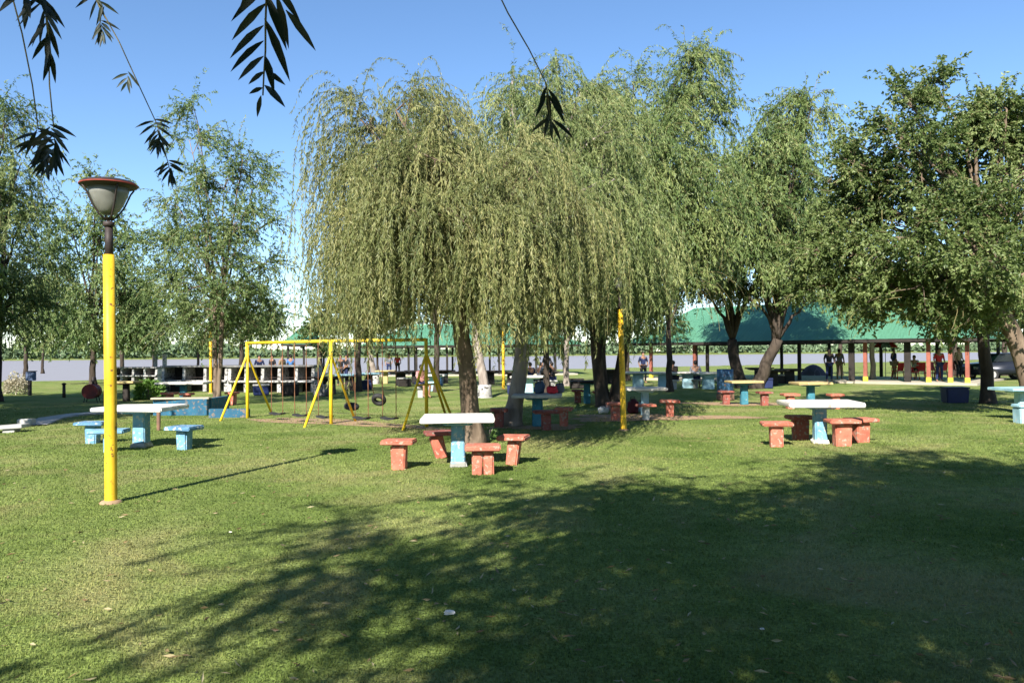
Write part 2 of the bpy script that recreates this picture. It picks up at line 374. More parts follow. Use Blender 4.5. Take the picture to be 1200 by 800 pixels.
# ------------------------------------------------------------------ trees
def bez(a, b, c, k):
    return [a.lerp(b, t).lerp(b.lerp(c, t), t) for t in [i / k for i in range(k + 1)]]
def make_tree(name, label, cat, base, lobes, trunk_r, fork, leafm, barkm, twigs=9, per=5, hang=1.5, hang_var=0.6, droop=1.3,
              leaf=(0.10, 0.018), step=0.05, zmin=1.9, up=0.35, lean=(0, 0), seed=1, group=None, trunk_pts=None, trunks=1, sag=0.7, spread=1.0, limb_r=0.32, out=0.0, dead=0.0, zvar=0.35, zx=None, bundle=0.6, zsq=1.0, jit_=0.10):
    rg = np.random.default_rng(seed); rd = random.Random(seed)
    bx, by = base
    per = int(per * DENS); step = step * 0.72; leaf = (leaf[0] * 1.05, leaf[1] * 1.25)
    t = thing(name, label, cat, (bx, by, 0), 0, group)
    bm = B(); forks = []
    for k in range(trunks):
        a = k * 2.4 + seed; off = Vector((math.cos(a), math.sin(a), 0)) * (trunk_r * 1.3 if trunks > 1 else 0)
        if trunk_pts: pts = [Vector(p) for p in trunk_pts]
        else:
            top = Vector((lean[0], lean[1], fork)) + off * 3.5
            pts = [Vector((0, 0, -0.15)) + off, Vector((0, 0, 0.12)) + off]
            for i in range(1, 7):
                f = i / 6; q = off.lerp(top, f); q.z = fork * f
                q += Vector((rd.uniform(-1, 1), rd.uniform(-1, 1), 0)) * trunk_r * 0.22; pts.append(q)
        rr = [trunk_r * (1.45 if i == 0 else 1.2 if i == 1 else 1.0 - 0.3 * i / len(pts)) for i in range(len(pts))]
        tube(bm, pts, rr, 10); forks.append((pts, rr))
    S = []; D = []; TW = []
    for li, (lx, ly, lz, lr) in enumerate(lobes):
        c = Vector((lx, ly, lz)); pts, rr = min(forks, key=lambda q: (q[0][-1].xy - c.xy).length) if trunks > 1 else forks[0]
        s = pts[rd.choice([-1, -1, -2])]
        r0 = trunk_r * limb_r * rd.uniform(0.8, 1.3)
        ctl = s.lerp(c, 0.45) + Vector((0, 0, (c.z - s.z) * 0.28 + 0.2)) + Vector((rd.uniform(-.3, .3), rd.uniform(-.3, .3), 0))
        bp_ = bez(s, ctl, c, 7)
        bp_ = [p if i in (0, 7) else p + Vector([rd.uniform(-1, 1) for _ in range(3)]) * 0.07 * lr for i, p in enumerate(bp_)]
        tube(bm, bp_, [r0 * (1 - 0.85 * i / 7) + 0.008 for i in range(8)], 6)
        nt_ = max(3, int(twigs * lr))
        for j in range(nt_):
            d = Vector(unit(rg.normal(size=3) + np.array([lx * out, ly * out, up]))); e = c + d * lr * rd.uniform(0.45, 1.0) * spread
            f = bp_[rd.choice([4, 5, 6, 7])]
            mid = f.lerp(e, 0.5) + Vector((0, 0, 0.12 * lr))
            q = bez(f, mid, e, 3)
            tube(bm, q, [0.3 * r0 * 0.5 + 0.006, 0.2 * r0 * 0.5 + 0.006, 0.006, 0.004], 4, cap=False)
            if rd.random() < dead: continue
            twn = rd.gauss(0, 1)
            for k in range(per):
                p = q[1].lerp(e, rd.uniform(0.15, 1.0)) + Vector([rd.gauss(0, jit_ * lr) for _ in range(3)])
                dd = np.array(d) * 0.9 + rg.normal(size=3) * bundle; dd[2] *= zsq; S.append(p); D.append(unit(dd)); TW.append(twn)
    obj('trunk', bm, barkm, t)
    S = np.array(S); D = np.array(D); n = len(S)
    Ln = np.clip(hang * rg.normal(1, hang_var * 0.6, n), 0.25 * hang, 2.2 * hang)
    K = 14
    paths = [S]; p = S.copy(); d = D.copy()
    for i in range(K):
        st = (Ln / K)[:, None]
        p = p + d * st
        g_ = np.zeros_like(d); g_[:, 2] = -1
        d = unit(d + g_ * droop * st * (1.0 + 0.0 * i) + rg.normal(size=d.shape) * 0.10)
        paths.append(p)
    paths = np.stack(paths, 1)                                    # n, K+1, 3
    nl = np.maximum((Ln / step).astype(int), 3); tot = nl.sum()
    idx = np.repeat(np.arange(n), nl); f = rg.random(tot) * K * 0.999
    fi = f.astype(int); fr = (f - fi)[:, None]
    A = paths[idx, fi]; Bp = paths[idx, fi + 1]; pos = A * (1 - fr) + Bp * fr; tan = unit(Bp - A)
    g_ = np.zeros_like(tan); g_[:, 2] = -sag
    ld = unit(tan * 0.7 + rg.normal(size=tan.shape) * 0.55 + g_)
    zl = zmin + zvar * rg.normal(size=n)[idx] + 0.25 * np.sin(pos[:, 0] * 2.1 + seed) 
    if zx: zl = zl + np.clip((pos[:, 0] - zx[0]) * zx[1], 0, zx[2])
    keep = pos[:, 2] > zl
    pos, ld, idx = pos[keep], ld[keep], idx[keep]
    lv = leaf_quads(pos, ld, leaf[0], leaf[1], rg)
    q = np.arange(len(lv)).reshape(-1, 4)
    tint = np.clip(0.5 + 0.22 * rg.normal(size=len(q)) + 0.10 * rg.normal(size=n)[idx] + 0.20 * np.array(TW)[idx], 0, 1)
    # thin stems of the hanging twigs
    sub = np.arange(0, n, 2); sv = []; 
    pp = paths[sub][:, ::2]; wv_ = np.array([0.0025, 0.0025, 0])
    zz = pp[:, :, 2].min(axis=1); pp = pp[zz > zmin * 0.8]
    a = pp[:, :-1] ; b_ = pp[:, 1:]
    ss = unit(rg.normal(size=(len(pp), 1, 3))) * 0.003 * (leaf[1] / 0.02)
    sv = np.stack([a - ss, a + ss, b_ + ss, b_ - ss], 2).reshape(-1, 3)
    sq = np.arange(len(sv)).reshape(-1, 4) + len(lv)
    V_ = np.concatenate([lv, sv]); Q_ = np.concatenate([q, sq])
    mi = np.concatenate([np.zeros(len(q)), np.ones(len(sq))])
    np_mesh('crown', V_, Q_, [leafm, TWIG], mi, np.concatenate([tint, np.full(len(sq), .5)]), t)
    TOTAL[0] += len(Q_)
    return t
TOTAL = [0]
DENS = 2.0
TWIG = barkmat('twig bark', (0.13, 0.11, 0.05), (0.20, 0.17, 0.08))
BARK1 = barkmat('brown fissured bark', (0.07, 0.05, 0.035), (0.24, 0.18, 0.13), 3)
BARK2 = barkmat('pale grey bark', (0.16, 0.13, 0.11), (0.36, 0.31, 0.27), 3)
BARK3 = barkmat('dark bark', (0.03, 0.024, 0.02), (0.09, 0.07, 0.055), 3)
L_OLIVE = leafmat('olive willow leaf', (0.070, 0.095, 0.028), (0.165, 0.185, 0.062), (0.34, 0.32, 0.13), 0.24)
L_MID = leafmat('fresh willow leaf', (0.052, 0.088, 0.024), (0.145, 0.190, 0.062), (0.31, 0.33, 0.13), 0.24)
L_GREEN = leafmat('green willow leaf', (0.042, 0.080, 0.020), (0.120, 0.172, 0.050), (0.27, 0.31, 0.11), 0.24)
L_PALE = leafmat('pale grey green leaf', (0.052, 0.098, 0.026), (0.130, 0.190, 0.060), (0.26, 0.31, 0.12), 0.28)
L_DARK = leafmat('dark green leaf', (0.022, 0.046, 0.012), (0.055, 0.095, 0.026), (0.12, 0.17, 0.05))
L_BROAD = leafmat('broad green leaf', (0.045, 0.080, 0.020), (0.115, 0.160, 0.045), (0.26, 0.31, 0.12))
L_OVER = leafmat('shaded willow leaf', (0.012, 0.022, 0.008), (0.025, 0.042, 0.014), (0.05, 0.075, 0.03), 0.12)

def fan(rx, ry, z0, z1, n, r, seed, cx=0, cy=0, edge=0.5):
    rd = random.Random(seed); out = []
    for i in range(n):
        a = 2 * PI * (i * 0.618034) + rd.uniform(-.3, .3); q = (edge + (1 - edge) * rd.random()) if i % 3 else rd.random() * 0.6
        x, y = math.cos(a) * rx * q, math.sin(a) * ry * q
        z = z0 + (z1 - z0) * (rd.random() * 0.55 + 0.45 * (1 - q * q))
        out.append((cx + x, cy + y, z, r * rd.uniform(0.75, 1.25)))
    return out
def pl(px, py, depth, base, r, dy=0.0):
    """a lobe of a crown: where the photograph shows it, made relative to the trunk"""
    p = V(px, py, depth); return (p.x - base[0], p.y - base[1] + dy, p.z, r)

# front willow
b1 = G(556, 520); b1 = (b1.x, b1.y)
LOB1 = [(x, y, dy, r) for x, y, dy, r in [
    (400, 135, 0.5, .8), (440, 118, -.6, .9), (385, 128, 0, .7), (378, 165, -.4, .7), (372, 200, .4, .6), (372, 235, 0, .6), (480, 112, .8, .8), (515, 122, -.8, .8), (412, 190, -.8, .9), (455, 170, -1.6, .9),
    (500, 175, -1.9, .9), (545, 190, -1.4, .8), (590, 185, -1.8, .8), (630, 190, -.8, .7), (660, 225, .4, .7), (550, 165, .8, .6), (398, 240, .6, .8),
    (395, 275, -.2, .7), (680, 240, -.4, .8), (650, 235, -1.4, .8), (600, 240, -2.3, .9), (540, 245, -2.3, .9), (480, 240, -2.2, .9), (430, 250, -1.6, .9),
    (425, 180, 1.6, .9), (480, 170, 2.0, .9), (545, 190, 2.0, 1.0), (610, 200, 1.8, .9), (650, 260, 1.6, .8), (430, 260, 1.8, .8), (372, 265, .4, .3),
    (430, 305, -1.2, .55), (480, 300, -1.6, .6), (530, 300, -1.8, .6), (585, 300, -1.9, .6), (635, 300, -1.5, .6), (680, 300, -.6, .6), (450, 300, .8, .6), (510, 300, 1.4, .7), (580, 300, 1.6, .7), (640, 300, 1.2, .7), (420, 320, 0, .5)]]
lob = [pl((540 + (x - 540) * .76 if x < 540 else x), y + 12, b1[1] + dy, b1, r * .85) for x, y, dy, r in LOB1]
make_tree('willow_tree', 'wide olive-green weeping willow with leaf curtains and scaly trunk behind the front table', 'tree', b1, lob, 0.19, 2.9,
          L_OLIVE, BARK1, twigs=10, per=7, hang=2.1, droop=2.6, leaf=(0.088, 0.0135), step=0.028, zmin=2.28, up=0.15, lean=(-0.28, 0.1), seed=3, sag=0.9, zvar=0.38, bundle=0.36, zsq=0.55, jit_=0.07)
# second willow behind it
b2 = G(600, 497); b2 = (b2.x, b2.y)
lob = [pl(x, y + 10, b2[1] + dy, b2, r * (.68 if y < 130 else .9)) for x, y, dy, r in [
    (600, 85, 0, .8), (635, 75, .5, .9), (600, 120, -1, .9), (645, 110, -1.2, 1.0), (680, 100, 0, .9), (590, 160, 1, .9), (650, 160, -1.8, 1.0), (700, 150, -1.2, 1.0), (620, 200, 1.6, 1.),
    (720, 200, -1.6, 1.0), (690, 210, -2.2, 1.0), (740, 240, -.8, 1.0), (670, 250, 1.6, 1.), (720, 270, -1.8, .9), (760, 280, 0, .9), (640, 140, 2., 1.), (575, 200, 2., 1.)]]
make_tree('willow_tree', 'tall willow on a leaning grey trunk beside the table with bags', 'tree', b2, lob, 0.21, 3.2,
          L_MID, BARK2, twigs=10, per=7, hang=1.7, droop=2.1, bundle=.42, zsq=.75, jit_=.08, leaf=(0.105, 0.017), step=0.037, zmin=2.15, zx=(2.6, 0.6, 1.2), up=0.3, lean=(0.45, 0.3), seed=5, sag=0.9, zvar=0.3)
# third, tall and green, cluster of trunks
b3 = G(711, 476); b3 = (b3.x, b3.y)
lob = [pl(x, y + 14, b3[1] + dy, b3, r * (.62 if y < 135 else .95)) for x, y, dy, r in [
    (715, 112, 0, .9), (742, 84, 1, .8), (728, 140, -1, 1.1), (690, 135, 1.5, 1.0), (803, 62, 0, .8), (830, 46, .3, .7), (822, 75, 0, .8), (810, 100, -.5, 1.0), (790, 130, -1.2, 1.1), (845, 120, 0, .8),
    (760, 170, -2, 1.2), (820, 175, -1.5, 1.1), (700, 170, 0, 1.1), (780, 220, -2.2, 1.2), (730, 225, -2, 1.2), (830, 235, -1.5, 1.1), (770, 275, -2, 1.2), (820, 290, -1.3, 1.1),
    (700, 270, 1, 1.1), (740, 310, -1.5, 1.1), (790, 325, -1.6, 1.), (690, 340, -1, 1.), (750, 350, -1.5, .8), (650, 345, .5, 1.), (720, 350, 1, .9), (680, 200, 2, 1.2), (750, 250, 2, 1.2), (660, 300, 1, 1.), (650, 250, 2, 1.)]]
make_tree('willow_tree', 'tallest willow, ragged at the top, on a dark cluster of trunks beside the lamp post', 'tree', b3, lob, 0.20, 3.4,
          L_GREEN, BARK3, twigs=14, per=7, hang=1.2, droop=1.6, bundle=.45, leaf=(0.13, 0.026), step=0.048, zmin=2.2, zx=(0.7, 0.75, 2.2), up=0.45, seed=8, trunks=3, sag=0.8)
# fourth, in front of the green shelter
b4 = G(876, 455); b4 = (b4.x, b4.y)
lob = [pl(x, y + 18, b4[1] + dy, b4, r * (.72 if y < 185 else .95)) for x, y, dy, r in [
    (900, 145, 0, 1.1), (925, 112, 1, 1.2), (950, 112, 0, 1.0), (880, 175, -1, 1.4), (930, 180, -1, 1.4), (840, 180, 1, 1.3), (850, 230, -1.5, 1.4), (900, 235, -2, 1.5), (950, 225, 0, 1.4),
    (830, 275, 0, 1.4), (880, 285, -2, 1.4), (930, 290, -1.5, 1.4), (965, 280, 0, 1.3), (860, 325, -1, 1.2), (915, 335, -1, 1.2), (820, 320, 0, 1.2), (955, 335, 0, 1.1), (900, 200, 3, 1.5), (860, 260, 3, 1.5), (935, 250, 3, 1.5)]]
make_tree('willow_tree', 'rounded pale green willow on a dark trunk forked into a V before the green shelter', 'tree', b4, lob, 0.30, 2.2,
          L_GREEN, BARK3, twigs=13, per=8, hang=1.4, droop=1.5, bundle=.45, leaf=(0.20, 0.044), step=0.075, zmin=4.1, up=0.35, seed=12, trunks=2, sag=0.8)
# right broad-leaved tree leaning in from the edge
b5 = G(1209, 486); b5 = (b5.x, b5.y)
lob = [pl(x, y + 8, b5[1] + dy, b5, r * (1.0 if y < 200 else 1.0)) for x, y, dy, r in [
    (1060, 110, 0, .7), (1095, 90, .5, .6), (1140, 115, 0, .6), (1050, 150, -1, .9), (1090, 150, 0, .8), (1030, 200, 0, .8), (1080, 200, -1, .9), (1130, 180, 1, .6), (1190, 130, 0, .7), (1210, 180, -.5, .9),
    (1000, 230, .5, .7), (970, 265, 1, .6), (1000, 290, 0, 1.0), (1050, 270, -1.5, 1.1), (1100, 255, -1.5, 1.0), (1150, 240, -1, .7), (1200, 240, -1, .9), (1020, 330, 0, 1.0), (1070, 330, -1.5, 1.1),
    (1120, 310, -2, 1.1), (1170, 300, -2, 1.1), (1215, 310, -1, 1.1), (1100, 360, -1, .8), (1150, 355, -1.5, .8), (975, 310, 1, .8), (1240, 150, 0, 1.), (1260, 250, 0, 1.2), (1280, 320, 0, 1.2), (1180, 200, 2.0, .8), (1100, 220, 2, 1.0), (1040, 355, .5, .8), (1190, 370, 1.5, .8), (1090, 366, .5, .9), (1140, 372, 0, .9), (1115, 376, 2, .9), (1165, 384, 3, 1.0), (1180, 120, -.5, .7), (1165, 150, 0, .8), (1215, 130, 0, .8), (950, 290, 1, .7), (940, 330, 1.5, .6), (1000, 340, 1, .7), (970, 205, 1, .8), (1000, 180, 0, .7), (985, 160, 1, .5), (985, 250, 1.5, .8), (1030, 235, 0, .9)]]
make_tree('broadleaf_tree', 'dark green broad-leaved tree leaning in over the right edge, twisting bare limbs in its top', 'tree', b5, lob, 0.24, 3.2,
          L_BROAD, BARK1, twigs=15, per=6, hang=0.5, droop=0.9, leaf=(0.10, 0.046), step=0.036, zmin=2.3, up=0.2, seed=21, sag=0.3,
          trunk_pts=[(0, 0, -0.15), (0, 0, 0.15), (-0.05, 0, 0.8), (-0.2, 0.05, 1.5), (-0.5, 0, 2.2), (-0.9, 0, 2.9), (-1.1, 0, 3.5)], limb_r=0.26, dead=0.05)
# straight tree beside it
b6 = G(1158, 473); b6 = (b6.x, b6.y)
lob = [pl(x, y, b6[1] + dy, b6, r) for x, y, dy, r in [(1150, 300, 2, 1.2), (1110, 330, 2, 1.1), (1190, 330, 2, 1.2), (1150, 260, 2.5, 1.1), (1110, 370, 2, .9), (1180, 380, 1.5, .8), (1135, 350, 0, .9)]]
make_tree('broadleaf_tree', 'straight dark trunk with a lopped stub, behind the leaning right-hand tree', 'tree', b6, lob, 0.20, 3.0,
          L_DARK, BARK3, twigs=8, per=8, hang=0.7, droop=0.9, leaf=(0.14, 0.065), step=0.05, zmin=2.3, up=0.2, seed=23, lean=(-0.15, 0.1), sag=0.3)
# left group
b7 = G(253, 476); b7 = (b7.x, b7.y)
lob = [pl(x, y, b7[1] + dy, b7, r) for x, y, dy, r in [
    (228, 130, 0, .5), (222, 165, 0, .6), (285, 180, 0, .7), (265, 210, 0, .8), (300, 215, .5, .7), (235, 215, -.5, .7), (200, 235, 0, .6), (320, 260, 0, .5), (280, 260, -1, .9), (240, 265, -1, .9),
    (205, 285, .5, .8), (310, 310, 0, .7), (260, 315, -1.3, .9), (220, 335, -.6, .9), (295, 350, -.6, .8), (250, 365, -1.2, .9), (200, 350, 1, .8), (325, 365, .6, .5), (270, 290, 1.5, 1.), (230, 300, 1.5, 1.), (215, 375, .5, .7), (290, 380, 1, .7), (190, 385, 1, .6), (240, 392, 0, .7), (310, 388, 1, .6), (265, 385, 2, .8), (185, 330, 1, .7), (190, 290, 1.5, .7)]]
make_tree('poplar_tree', 'loose pale green tree with twin thin trunks left of the swing frame', 'tree', b7, lob, 0.085, 4.2,
          L_PALE, BARK1, twigs=9, per=6, hang=0.85, droop=1.1, leaf=(0.11, 0.030), step=0.046, zmin=2.2, up=0.5, seed=31, trunks=2, sag=0.6)
b8 = G(-4, 471); b8 = (b8.x, b8.y)
lob = [pl(x, y, b8[1] + dy, b8, r) for x, y, dy, r in [
    (5, 150, 0, 1.1), (-40, 130, 0, 1.2), (25, 190, -.5, .8), (0, 230, -1, 1.2), (30, 260, 0, .9), (10, 300, -1, 1.1), (45, 310, .5, .7), (-30, 220, 0, 1.3), (-40, 300, 0, 1.3), (20, 350, 0, .9), (-20, 360, -1, 1.1), (45, 365, 0, .6), (-80, 250, 0, 1.4), (-90, 340, 0, 1.3), (-60, 180, 2, 1.4), (10, 250, 3, 1.2)]]
make_tree('willow_tree', 'dark willow cut by the left edge of the photo, above the grey slabs', 'tree', b8, lob, 0.20, 3.0,
          L_GREEN, BARK3, twigs=8, per=7, hang=1.3, droop=1.4, leaf=(0.14, 0.032), step=0.052, zmin=2.0, up=0.35, seed=41, sag=0.7)
b9 = G(109, 451); b9 = (b9.x, b9.y)
lob = [pl(x, y, b9[1] + dy, b9, r) for x, y, dy, r in [
    (110, 215, 0, 1.0), (120, 260, 0, 1.5), (80, 270, 0, 1.4), (150, 290, 0, 1.4), (60, 300, 2, 1.4), (105, 320, -1, 1.7), (150, 340, 0, 1.5), (70, 350, 0, 1.6), (110, 375, -1, 1.5), (165, 375, 1, 1.2), (80, 385, 0, 1.2), (135, 390, 0, 1.2), (50, 395, 0, 1.1), (105, 398, -1, 1.2), (160, 396, 0, 1.1), (180, 360, 2, 1.4), (40, 340, 2, 1.4)]]
make_tree('willow_tree', 'hazy green tree on a thin dark trunk, seen just left of the near lamp post', 'tree', b9, lob, 0.20, 3.0,
          L_PALE, BARK3, twigs=6, per=7, hang=1.5, droop=1.1, leaf=(0.22, 0.06), step=0.085, zmin=2.2, up=0.35, seed=43, sag=0.6)
b10 = G(376, 440); b10 = (b10.x, b10.y)
lob = [pl(x, y, b10[1], b10, r) for x, y, r in [(378, 365, 1.1), (368, 380, 1.2), (390, 378, 1.2), (372, 395, 1.), (392, 395, 1.)]]
make_tree('small_tree', 'small dark distant tree beside the little green kiosk roof', 'tree', b10, lob, 0.18, 2.2,
          L_DARK, BARK3, twigs=6, per=6, hang=0.8, droop=0.7, leaf=(0.25, 0.12), step=0.09, zmin=1.6, up=0.2, seed=44)
# further willows that close the backdrop between the shelters and the river
for k, (px, py, tops, lab, r0) in enumerate([
    (664, 452, [(660, 300), (640, 330), (690, 330), (665, 350), (645, 375), (690, 372)], 'slender grey tree just left of the cluster of trunks', .16),
    (440, 450, [(450, 320), (420, 350), (480, 340), (450, 365), (420, 385), (485, 380)], 'leaning brown trunk with whitewashed foot beyond the tyre swings', .17),
    (568, 466, [(570, 290), (540, 320), (600, 320), (560, 350), (590, 345)], 'pale leaning trunk with white painted foot just right of the scaly trunk', .20),
    (1023, 447, [(1020, 330), (990, 350), (1050, 345), (1020, 365)], 'pale trunk standing behind the brick red shelter post', .15),
    (985, 440, [(980, 340), (955, 360), (1010, 350)], 'dark trunk behind the shelter posts near the tent', .16),
    (180, 436, [(180, 350), (160, 370), (205, 365), (185, 385)], 'far green tree over the short barbecue row', .16),
    (50, 436, [(50, 350), (25, 370), (75, 365), (55, 388)], 'far green tree behind the blue box on a post', .16),
    (232, 434, [(232, 350), (210, 372), (258, 366), (235, 388), (270, 385), (300, 380), (320, 372)], 'far green tree over the long barbecue row', .16),
    (420, 459, [(430, 190), (460, 220), (420, 250), (470, 270), (430, 300), (455, 330)], 'added shade tree just right of the middle swing frame', .15),  # shade trees added here to darken the ground behind
    (512, 459, [(500, 180), (540, 200), (480, 230), (530, 260), (500, 300), (550, 310)], 'added shade tree just left of the scaly willow trunk', .15),
    (640, 460, [(630, 170), (670, 190), (610, 230), (660, 260), (630, 300), (690, 250)], 'added shade tree behind the table with bags', .15),
    (785, 459, [(770, 190), (810, 210), (750, 240), (800, 270), (770, 305), (830, 300)], 'added shade tree between the brown shelter post and the second lamp', .15),
    (30, 444, [(30, 330), (0, 350), (60, 345), (20, 375), (50, 380), (0, 385), (75, 388)], 'far green tree left of the blue box on a post, leaves down to head height', .18),
    (143, 443, [(143, 330), (120, 350), (170, 345), (130, 375), (160, 380), (110, 388), (180, 388)], 'far green tree just right of the near lamp post', .18),
    (283, 446, [(283, 340), (265, 360), (305, 358), (275, 382), (300, 386), (320, 392), (250, 390)], 'far green tree rising over the left end of the swing bar', .18),
    (735, 446, [(735, 310), (710, 335), (765, 335), (725, 360), (755, 365), (700, 372), (780, 372)], 'far dark tree right behind the second lamp post', .18),
    (540, 437, [(540, 330), (500, 350), (580, 350), (520, 372), (560, 375), (480, 378), (600, 378), (540, 385)], 'far green tree over the hidden shelter roof', .18),
    (1120, 440, [(1110, 320), (1080, 345), (1140, 345), (1100, 370), (1130, 375)], 'far dark tree behind the right end of the green roof', .18),
    (1178, 440, [(1170, 330), (1200, 340), (1150, 355), (1185, 375)], 'far dark tree over the parked grey car', .18)]):
    bb = G(px, py); bb = (bb.x, bb.y); kk = bb[1] / 25.0
    ln = {1: (-0.45, 0.2), 2: (-0.35, 0.6)}.get(k, (0, 0))
    make_tree('background_tree', lab, 'tree', bb, [pl(x, y, bb[1], bb, 0.75 * kk) for x, y in tops], r0, 2.6, L_GREEN if 'dark tree' not in lab else L_DARK, BARK2 if k in (0, 1, 2, 3) else BARK3,
              twigs=7 / kk, per=8, hang=1.1, droop=1.2, leaf=(0.13 * kk, 0.034 * kk), step=0.055 * kk, zmin=2.1, up=0.3, seed=60 + k, lean=ln, group='trees behind the picnic lawn')
    if k in (1, 2):
        t = [o for o in COL.objects if o.name.startswith('background_tree') and o.get('label') == lab][0]
        bm = B(); lathe(bm, [(r0 * 1.5, 0.0), (r0 * 1.32, 0.3), (r0 * 1.27, 0.5), (r0 * 1.0, 0.5)], 12, (0, 0, 0)); obj('white_foot', bm, WMAS, t)

# overhanging willow behind the camera: casts the big shade, its twigs hang into view
def over_tree():
    rd = random.Random(77)
    lobes = []
    cx, cy = 2.35, -4.5
    while len(lobes) < 72:
        x, y, z = rd.uniform(-1, 1), rd.uniform(-1, 1), rd.uniform(-1, 1)
        if x * x + y * y + z * z > 1: continue
        X, Y, Z = x * 7.4 + cx * 0, y * 6.9 + .5, 6.9 + z * 2.8
        wy = Y + cy
        if wy > -2.0 and Z < 1.7 + 0.47 * (wy + 2.5) + 1.6: continue
        if wy + 0.42 * max(0, X + cx - 0.8) > 1.6: continue
        lobes.append((X, Y, Z, 1.15))
    lobes += [(-3.5, 6.2, 4.9, .7), (-2.4, 6.8, 5.1, .8), (-4.1, 6.9, 5.4, .6), (-2.8, 5.0, 4.9, .9), (-4.0, 4.2, 5.2, .8)]
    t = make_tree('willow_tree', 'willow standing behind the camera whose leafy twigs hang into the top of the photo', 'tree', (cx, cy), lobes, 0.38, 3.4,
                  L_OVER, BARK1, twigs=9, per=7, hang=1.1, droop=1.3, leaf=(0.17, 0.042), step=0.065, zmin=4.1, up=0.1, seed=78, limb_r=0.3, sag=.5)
    base = Vector((cx, cy, 0))
    LM = leafmat('shaded hanging leaf', (0.010, 0.018, 0.008), (0.018, 0.032, 0.012), (0.035, 0.055, 0.02), 0.15)  # near-black colour carries the crown's shade on the hanging leaves
    def blade(bm, p, d, L, W, nor):
        d = d.normalized(); s = d.cross(nor).normalized(); up = s.cross(d)
        rows = []
        for f, wv in ((0, .10), (.18, .62), (.42, 1.0), (.68, .78), (.88, .34), (1, .0)):
            c = p + d * L * f - Vector((0, 0, 1)) * L * 0.18 * f * f
            rows.append((bm.verts.new(c - s * W * .5 * wv + up * W * .14 * wv), bm.verts.new(c), bm.verts.new(c + s * W * .5 * wv + up * W * .14 * wv)))
        for a, b_ in zip(rows, rows[1:]):
            for i in (0, 1):
                try: bm.faces.new((a[i], a[i + 1], b_[i + 1], b_[i])).smooth = True
                except ValueError: pass
    def spray(stem, depth, nodes, L, W, top):
        bm = B(); pts = [V(x, y, depth) for x, y in stem]
        pts = [Vector(top)] + [Vector(top).lerp(pts[0], .6) + Vector((.02, .03, .04))] + pts
        pts = [p - base for p in pts]
        rr = [0.006] + [0.004] + [0.0028 - 0.0016 * i / len(pts) for i in range(len(pts) - 2)]
        tube(bm, pts, rr, 5, cap=False)
        lf = B()
        for (x, y, ang, sc_) in nodes:
            p = V(x, y, depth) - base
            a = math.radians(ang); yy = rd.uniform(-0.45, 0.45)
            d = Vector((math.sin(a), yy, -math.cos(a)))
            blade(lf, p, d, L * sc_, W * sc_ ** .5, Vector((rd.uniform(-.5, .5), -1, rd.uniform(-.4, .4))))
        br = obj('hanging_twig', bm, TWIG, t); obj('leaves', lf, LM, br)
    def auto(pts, n, sc0, sc1, jit=22, base_ang=48):
        out = []
        for i in range(n):
            f = i / max(n - 1, 1) * (len(pts) - 1); k = min(int(f), len(pts) - 2); r_ = f - k
            x = pts[k][0] * (1 - r_) + pts[k + 1][0] * r_; y = pts[k][1] * (1 - r_) + pts[k + 1][1] * r_
            s = -1 if i % 2 else 1
            out.append((x, y, s * (base_ang * (1 - .75 * i / n)) + rd.uniform(-jit, jit), sc0 + (sc1 - sc0) * i / n))
        return out
    # large spray
    n4 = [(308, -30, -50, 1.0), (310, -12, -42, 1.0), (312, 4, -58, 1.05), (311, -8, 25, 1.3), (313, -30, 40, 1.1), (309, 30, -52, .95), (310, 22, 24, 1.25), (309, 48, -45, .95), (309, 66, -62, .75), (311, 66, 20, .9), (310, 84, -58, .42),
          (312, 84, 62, .5), (308, 103, -66, .32), (310, 100, 50, .75), (306, 112, -20, .42), (335, 12, 42, .95), (324, -6, 12, 1.0)]
    spray([(318, -40), (312, 0), (311, 30), (311, 60), (309, 90), (308, 112)], 1.7, n4, 0.098, 0.0175, (-0.7, 0.6, 4.4))
    c1 = [(10, -20), (26, 40), (38, 100), (45, 152)]
    spray(c1, 2.6, auto([(43, 150), (50, 175), (55, 195)], 26, 1.0, .5, 38, 66), 0.095, 0.0155, (-2.0, 1.2, 4.5))
    spray([(50, -20), (57, 50), (58, 100), (63, 150)], 2.55, auto([(58, 146), (66, 170), (64, 190)], 20, .95, .55, 34, 60), 0.095, 0.0155, (-2.0, 1.3, 4.6))
    spray([(45, -50), (52, -10), (56, 30), (60, 70)], 2.1, auto([(48, -10), (56, 28), (60, 66)], 20, .95, .7, 26, 46), 0.095, 0.016, (-1.6, 1.0, 4.4))
    spray([(25, -50), (32, -8)], 2.1, auto([(24, -14), (32, -2)], 4, .9, .7, 25, 40), 0.095, 0.022, (-1.8, 1.0, 4.4))
    c3 = [(100, -30), (115, 5), (140, 50), (165, 105), (185, 148), (198, 195), (200, 215)]
    n3 = auto([(108, -8), (122, 8)], 8, 1, .9, 30, 60) + auto([(118, 24), (121, 40)], 12, .9, .6, 25, 50) + auto([(150, 84), (149, 96)], 6, .8, .5, 25, 55) + auto([(180, 140), (186, 158), (188, 168)], 20, .9, .7, 35, 70) + auto([(197, 188), (202, 206)], 14, .8, .6, 30, 60)
    spray(c3, 3.3, n3, 0.088, 0.0145, (-2.4, 2.2, 4.9))
    n5 = [(640, 102, -20, .8), (641, 106, 8, 1.0), (642, 104, 35, 1.0), (643, 112, 32, 1.1), (640, 112, -28, .9), (644, 138, -62, .75), (645, 140, 5, .65), (647, 140, 52, 1.0), (646, 142, 30, .7), (645, 128, -15, .9)]
    spray([(578, -20), (595, 15), (620, 58), (640, 98), (645, 140)], 2.7, n5, 0.098, 0.017, (0.2, 1.6, 4.7))
over_tree()
